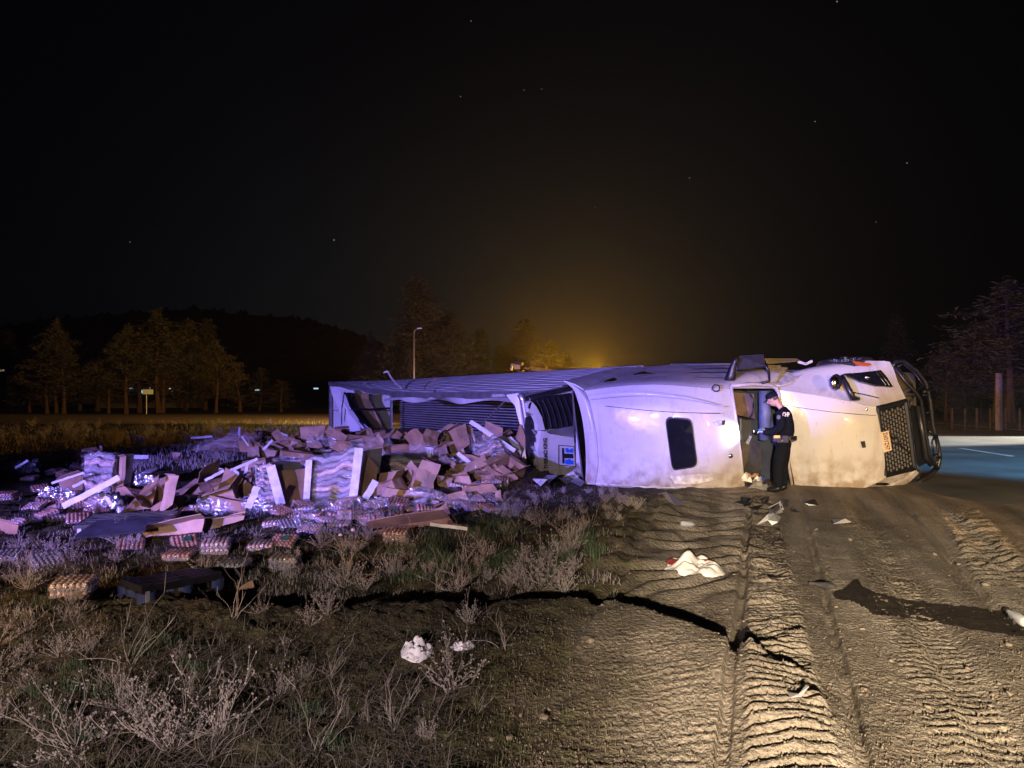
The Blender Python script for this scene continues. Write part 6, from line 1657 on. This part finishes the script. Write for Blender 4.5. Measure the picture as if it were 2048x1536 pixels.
# pebbles too small to pick apart
def gravel():
    rs = np.random.RandomState(4); n = 30000
    px = rs.uniform(1000, 2080, n); py = 1000 + 560 * rs.uniform(0, 1, n) ** 1.2
    D = H * F / (py - HY); x = (px - CX) / F * D; z = ground_h(x, D)
    s = .0022 + .008 * rs.uniform(0, 1, n) ** 3
    base = np.array([[1, 0, 0], [-.5, .87, 0], [-.5, -.87, 0], [0, 0, 1.0]]) + 0
    v = np.stack([x, D, z], -1)[:, None, :] + base[None] * s[:, None, None] * (1 + .4 * rs.normal(0, 1, (n, 4, 3)))
    f = (np.arange(n)[:, None, None] * 4 + np.array([[0, 1, 3], [1, 2, 3], [2, 0, 3]])[None]).reshape(-1, 3)
    tag(obj_np('gravel', v.reshape(-1, 3), f, M['stone']), 'fine gravel over the rutted soil', 'gravel', kind='stuff')
gravel()

# ================================================================ TREES
def tree_meshes(seed, kind):
    """kind 0: dense conifer, 1: tall pine with bare lower limbs, 2: small young tree. unit height 1"""
    r_ = random.Random(seed); mb = MB(); rs = np.random.RandomState(seed)
    lean = Vector((r_.uniform(-.04, .04), r_.uniform(-.04, .04), 0))
    def trunk(t): return Vector((lean.x * t + .008 * math.sin(t * 7 + seed), lean.y * t, t))
    mb.tube([trunk(t) for t in np.linspace(0, .98, 9)], [.015 * (1 - .93 * t) + (.004 if t == 0 else 0) for t in np.linspace(0, .98, 9)], 7, False)
    tips = []
    if kind == 0: N_, lo, rad, top = 120, .10, .20, 1.0
    elif kind == 1: N_, lo, rad, top = 74, .20, .23, 1.0
    else: N_, lo, rad, top = 50, .08, .26, 1.0
    for i in range(N_):
        t = lo + (1 - lo) * (i / N_) ** .9
        k = (t - lo) / (1 - lo)
        if kind == 0: L = rad * (1 - k) ** .8 * r_.uniform(.6, 1.15) + .015
        elif kind == 1: L = rad * (math.sin(math.pi * min(1, k * .85 + .22)) ** .8) * r_.uniform(.5, 1.15) + .01
        else: L = rad * (1 - k * .8) * r_.uniform(.6, 1.1)
        az = i * 2.4 + r_.uniform(-.5, .5); up = r_.uniform(-.12, .28) if kind != 2 else r_.uniform(.3, .9)
        if kind == 1 and k < .4: up = r_.uniform(-.05, .45)
        b = trunk(t); d = Vector((math.cos(az), math.sin(az), up)).normalized()
        m1 = b + d * L * .5 + Vector((0, 0, -.01)); e = b + d * L + Vector((0, 0, .015 * (1 - k)))
        mb.tube([b, m1, e], [.0042 * (1 - .6 * k), .0026 * (1 - .5 * k), .001], 4, False)
        dens = 1.0
        if kind == 1 and k < .22: dens = .12
        tips.append((b, m1, e, L, dens))
        if kind == 1 and k < .5:
            for z in range(3):
                q = b.lerp(e, r_.uniform(.3, .9)); mb.tube([q, q + Vector((r_.uniform(-1, 1), r_.uniform(-1, 1), r_.uniform(-.2, .7))) * L * .3], [.0014, .0006], 3, False)
    tr_ = mb.mesh('trunk', M['bark'])
    V = []; 
    per = {0: 84, 1: 95, 2: 60}[kind]
    for b, m1, e, L, dens in tips:
        n = int(per * dens * (.4 + L / rad))
        for q in range(n):
            t = r_.uniform(.22, 1.05); c = b.lerp(e, t) if t < .5 else m1.lerp(e, t * 1.0 - .0)
            c = c + Vector((r_.gauss(0, .013 + .05 * L), r_.gauss(0, .013 + .05 * L), r_.gauss(-.006, .017)))
            s = r_.uniform(.007, .019)
            a = Vector((r_.gauss(0, 1), r_.gauss(0, 1), r_.gauss(0, .7))).normalized() * s; w = Vector((r_.gauss(0, 1), r_.gauss(0, 1), r_.gauss(0, 1))).normalized() * s * .45
            V += [c - a - w * .3, c + w, c + a]
    v = np.array([tuple(p) for p in V]); f = np.arange(len(v)).reshape(-1, 3)
    cr = mesh_np('crown', v, f, M['needle'])
    return tr_, cr
TM = {0: [tree_meshes(s, 0) for s in (1, 2, 3)], 1: [tree_meshes(s, 1) for s in (11, 12, 13)], 2: [tree_meshes(s, 2) for s in (21, 22)]}
r7 = random.Random(3)
def tree(px, D, top_py, kind, label, group, base=0.0, sx=1.0):
    x = (px - CX) / F * D; h = H + (HY - top_py) / F * D - base
    root = empty({0: 'conifer', 1: 'pine_tree', 2: 'young_tree'}[kind], (x, D, base), label, 'tree', group)
    t, c = r7.choice(TM[kind]); a = r7.uniform(0, 6.28)
    for nm, me in (('trunk', t), ('crown', c)):
        o = bpy.data.objects.new(nm, me); link(o, root)
    sx *= r7.uniform(1.0, 1.55) * (1.15 if kind == 1 else 1.0); root.scale = (h * sx, h * sx * r7.uniform(.8, 1.2), h); root.rotation_euler = (0, 0, a)
    return root
# pines left of the far road
for px, D, tp_, k, lab, sx in [
    (92, 74, 690, 1, 'leftmost pine, its limbs lit orange', 1.3), (112, 76, 640, 1, 'thick twin trunked pine right of the leftmost', 1.0), (128, 73, 700, 1, 'leaning pine with long bare side limbs', 1.4),
    (60, 80, 700, 0, 'bushy conifer at the left edge of the pine row', 1.4), (218, 75, 690, 1, 'pale trunked pine left of the small road sign', 1.0), (252, 74, 650, 1, 'thick trunked tall pine beside the road sign', 1.1),
    (278, 80, 640, 1, 'dim pine right behind the road sign', 1.0), (316, 77, 620, 1, 'narrow pine pair left trunk right of the sign', 1.0), (326, 78, 660, 1, 'narrow pine pair right trunk right of the sign', 1.0),
    (195, 88, 660, 0, 'dark conifer behind the pale trunked pine', 1.0), (434, 78, 680, 1, 'slim pine standing alone before the dark wood', 1.0), (410, 96, 640, 0, 'dim conifer behind the slim pine', 1.2),
    (160, 90, 680, 0, 'dark conifer between the two pine groups', 1.2), (480, 84, 725, 2, 'small round tree right of the slim pine', 1.6), (562, 84, 760, 2, 'low bush like tree near the trailer rear', 1.8), (520, 90, 735, 2, 'dim young tree between the two small ones', 1.6),
    (370, 90, 640, 0, 'conifer behind the narrow pine pair', 1.1), (20, 84, 660, 0, 'dark conifer cut by the left edge', 1.2)]:
    tree(px, D, tp_, k, lab, None, 0, sx)
# amber hazed conifers beyond the trailer
for px, D, tp_, k, lab, sx in [
    (845, 84, 556, 0, 'tallest conifer, rising behind the street lamp', 1.75), (800, 92, 640, 0, 'conifer left of the tallest one', 1.2), (880, 88, 622, 0, 'broad conifer right of the tallest one', 1.7), (905, 80, 640, 1, 'bare limbed pine in the amber haze', 1.2),
    (930, 98, 668, 0, 'medium conifer in the amber haze', 1.2), (968, 106, 660, 0, 'pointed conifer between the big ones and the gap', 1.0), (1010, 118, 690, 0, 'low conifer in the gap', 1.3), (1040, 116, 680, 0, 'low conifer left of the second peak', 1.1),
    (1066, 100, 640, 0, 'conifer forming the second peak', 1.3), (1100, 108, 680, 0, 'conifer right of the second peak', 1.3), (1130, 120, 705, 0, 'far conifer fading into the glow', 1.3), (750, 98, 662, 0, 'isolated pointed conifer above the ridge line', .8),
    (720, 100, 700, 0, 'dark conifer below the ridge near the trailer', 1.2), (770, 96, 690, 0, 'conifer beside the street lamp foot', 1.1), (825, 76, 700, 2, 'young tree at the street lamp foot', 1.2)]:
    tree(px, D, tp_, k, lab, None, 0, sx)
# trees at the right beyond the highway
for px, D, tp_, k, lab, sx in [
    (1893, 52, 684, 1, 'grey conifer lit violet beside the bull bar', 1.0), (1903, 54, 700, 0, 'small conifer right of the violet lit one', .9), (1790, 78, 634, 0, 'faint dark conifer behind the hood', 1.1), (1990, 48, 620, 1, 'tall pine behind the wooden post', 1.0),
    (2022, 46, 560, 1, 'tallest pine at the right edge', 1.1), (2010, 50, 640, 1, 'violet trunked pine between post and right edge', 1.0), (2060, 48, 580, 1, 'pine half cut by the right edge', 1.0), (1965, 56, 660, 0, 'dim conifer behind the fence', 1.0), (1930, 60, 690, 0, 'dark conifer behind the fence left', 1.0)]:
    tree(px, D, tp_, k, lab, None, 0, sx)
# wooded ridge
def ridge():
    xs = np.linspace(-260, 90, 420); pr = np.interp(xs / 260 * F + CX, [-400, 0, 200, 380, 470, 560, 640, 700, 800, 900, 1300], [680, 655, 632, 618, 628, 634, 648, 664, 700, 735, 780])
    rows = []
    rs = np.random.RandomState(8); jag = rs.uniform(0, 1, 420) ** 3 * 2.2
    for k in np.linspace(0, 1, 14):
        row = []
        for i, x in enumerate(xs):
            zt = (HY - pr[i]) / F * 260 + H
            row.append((x, 120 + 140 * k ** .8, -1 + (zt + 1) * k + (jag[i] if k == 1 else rs.uniform(-.6, .6))))
        rows.append(row)
    tag(MB().grid(rows).build('hill', mat('dark_forest', (.03, .035, .02), .9, var=.6, scale=.2), smooth=False), kind='structure')
ridge()
# ---- street lamp, sign, post, fence, far building
lp = empty('street_lamp', ((828 - CX) / F * 72, 72, 0), 'tall street lamp, unlit, standing before the tallest conifer', 'street lamp')
zt = H + (HY - 660) / F * 72; bx_ = lp.location.x
wp(MB().tube([(bx_, 72, 0), (bx_, 72, zt - .2)], [.13, .08], 8).build('mast', M['galv'], smooth=True), lp)
wp(MB().tube([(bx_, 72, zt - .3), (bx_ + .1, 72, zt), (bx_ + .45, 71.9, zt + .15)], [.08, .06, .05], 6).build('arm', M['galv']), lp)
wp(MB().box((bx_ + .6, 71.9, zt + .15), (.5, .25, .12)).build('lamp_head', M['alu']), lp)
wp(MB().box((bx_, 71.8, 2.6), (.9, .1, .9)).build('lower_plate', M['galv']), lp)
D = 66; x = (293 - CX) / F * D
sg = empty('road_sign', (x, D, 0), 'small pale road sign on a post beside the far road', 'sign')
wp(MB().tube([(x, D, 0), (x, D, 2.0)], .05, 6).build('post', M['galv']), sg)
wp(MB().box((x + .15, D - .05, 2.25), (1.0, .04, .45)).build('sign_panel', mat('sign_face', (.6, .75, .8), .4)), sg)
D = 35.5; x = (1998 - CX) / F * D
pt = MB().tube([(x, D, 0), (x, D, .9), (x, D, 2.95)], [.17, .165, .15], 10).build('wooden_post', M['wood'], autos=40); tag(pt, 'thick upright wooden post at the right, before the pines', 'post')
fn = empty('wire_fence', ((1950 - CX) / F * 38, 38, 0), 'low wire fence with wooden posts beyond the highway', 'fence')
fpx = [1905, 1931, 1954, 1981, 2012, 2040, 2068]
tops = []
for px in fpx:
    D = 37.5 - (px - 1905) * .01; x = (px - CX) / F * D
    wp(MB().tube([(x, D, 0), (x, D, 1.15)], .06, 6).build('post', M['bark']), fn); tops.append((x, D))
for z in (.4, .75, 1.08):
    wp(MB().tube([(x, D - .06, z) for x, D in tops], .006, 4).build('wire', M['dark']), fn)
wp(MB().grid([[(x, D - .02, z) for x, D in tops] for z in (.02, 1.0)]).build('mesh_panel', mat('fence_mesh', (.05, .05, .05), .8, alpha=.12)), fn)
bd = empty('far_building', ((300 - CX) / F * 115, 115, 0), 'low building with a few cold lit windows behind the pines', 'building')
wp(MB().box(((300 - CX) / F * 115, 116, 1.8), (16, 4, 3.6)).build('wall', mat('dim_wall', (.12, .12, .12), .9)), bd)
wp(MB().prism([((300 - CX) / F * 115 - 8.5, 113.5, 3.6), ((300 - CX) / F * 115 + 8.5, 113.5, 3.6), ((300 - CX) / F * 115 + 8.5, 113.5, 3.9), ((300 - CX) / F * 115 - 8.5, 113.5, 3.9)], (0, 5, 0)).build('roof', M['dark']), bd)
LW = mat('cold_window', (.5, .7, .8), .4, emit=(.45, .85, 1.0), estr=.9); WW = mat('warm_window', (.8, .7, .5), .4, emit=(1, .75, .4), estr=1.2)
for px, py, w, h_, m_ in ((290, 783, 1.3, .5, LW), (262, 777, .5, .2, LW), (340, 778, .25, .25, WW), (344, 783, .2, .2, LW), (300, 776, .2, .2, WW)):
    wp(MB().box(((px - CX) / F * 113.9, 113.9, H + (HY - py) / F * 113.9), (w, .06, h_)).build('lit_window', m_), bd)
for px, py, lab in ((515, 780, 'tiny greenish light far behind the small trees'), (632, 777, 'tiny bluish light just left of the trailer'), (3, 741, 'thin yellow light at the left edge')):
    o = MB().box(P(px, py, 112), (.7, .2, .22)).build('distant_lamp', LW if px != 3 else WW); tag(o, lab, 'light')
# recovery truck boom behind the trailer
D = 33
bt = empty('recovery_boom', P(1060, 745, D), 'raised recovery truck boom glowing amber behind the trailer', 'crane boom')
M['amberlit'] = mat('amber_lit_paint', (.6, .36, .05), .5, var=.4, scale=3)  # amber light on the boom painted into its base colour
bp2 = lambda x, y, d=D: P(x, y, d)
wp(MB().tube([bp2(1062, 737), bp2(1085, 740), bp2(1125, 745)], [.10, .10, .09], 6).build('boom', M['amberlit']), bt)
wp(MB().tube([bp2(1050, 735), bp2(1056, 738), bp2(1062, 734), bp2(1072, 740)], .05, 5).build('winch_cable', M['amberlit']), bt)
wp(MB().box(bp2(1034, 734), (.3, .3, .22)).build('boom_head', M['amberlit']), bt)
wp(MB().ball(bp2(1038, 727), (.2, .2, .12)).build('pulley', M['dark']), bt)
wp(MB().tube([bp2(1022, 740), bp2(1024, 728), bp2(1030, 730)], .06, 5).build('bracket', M['amberlit']), bt)
wp(MB().box(P(1080, 790, D + .5), (5.0, 2.0, 1.9)).build('truck_body', M['dark']), bt)
# ================================================================ dusty air
def haze():
    mb = MB().box((-10, 140, 24.5), (620, 330, 52))
    m = bpy.data.materials.new('haze'); m.use_nodes = True; nt = m.node_tree
    for n in list(nt.nodes): nt.nodes.remove(n)
    out = nt.nodes.new('ShaderNodeOutputMaterial'); v = nt.nodes.new('ShaderNodeVolumePrincipled')
    v.inputs['Color'].default_value = (.9, .9, .9, 1); v.inputs['Density'].default_value = HAZE; v.inputs['Anisotropy'].default_value = .83
    nt.links.new(v.outputs[0], out.inputs['Volume'])
    o = mb.build('haze', m); tag(o, kind='stuff')
HAZE = .0005
haze()
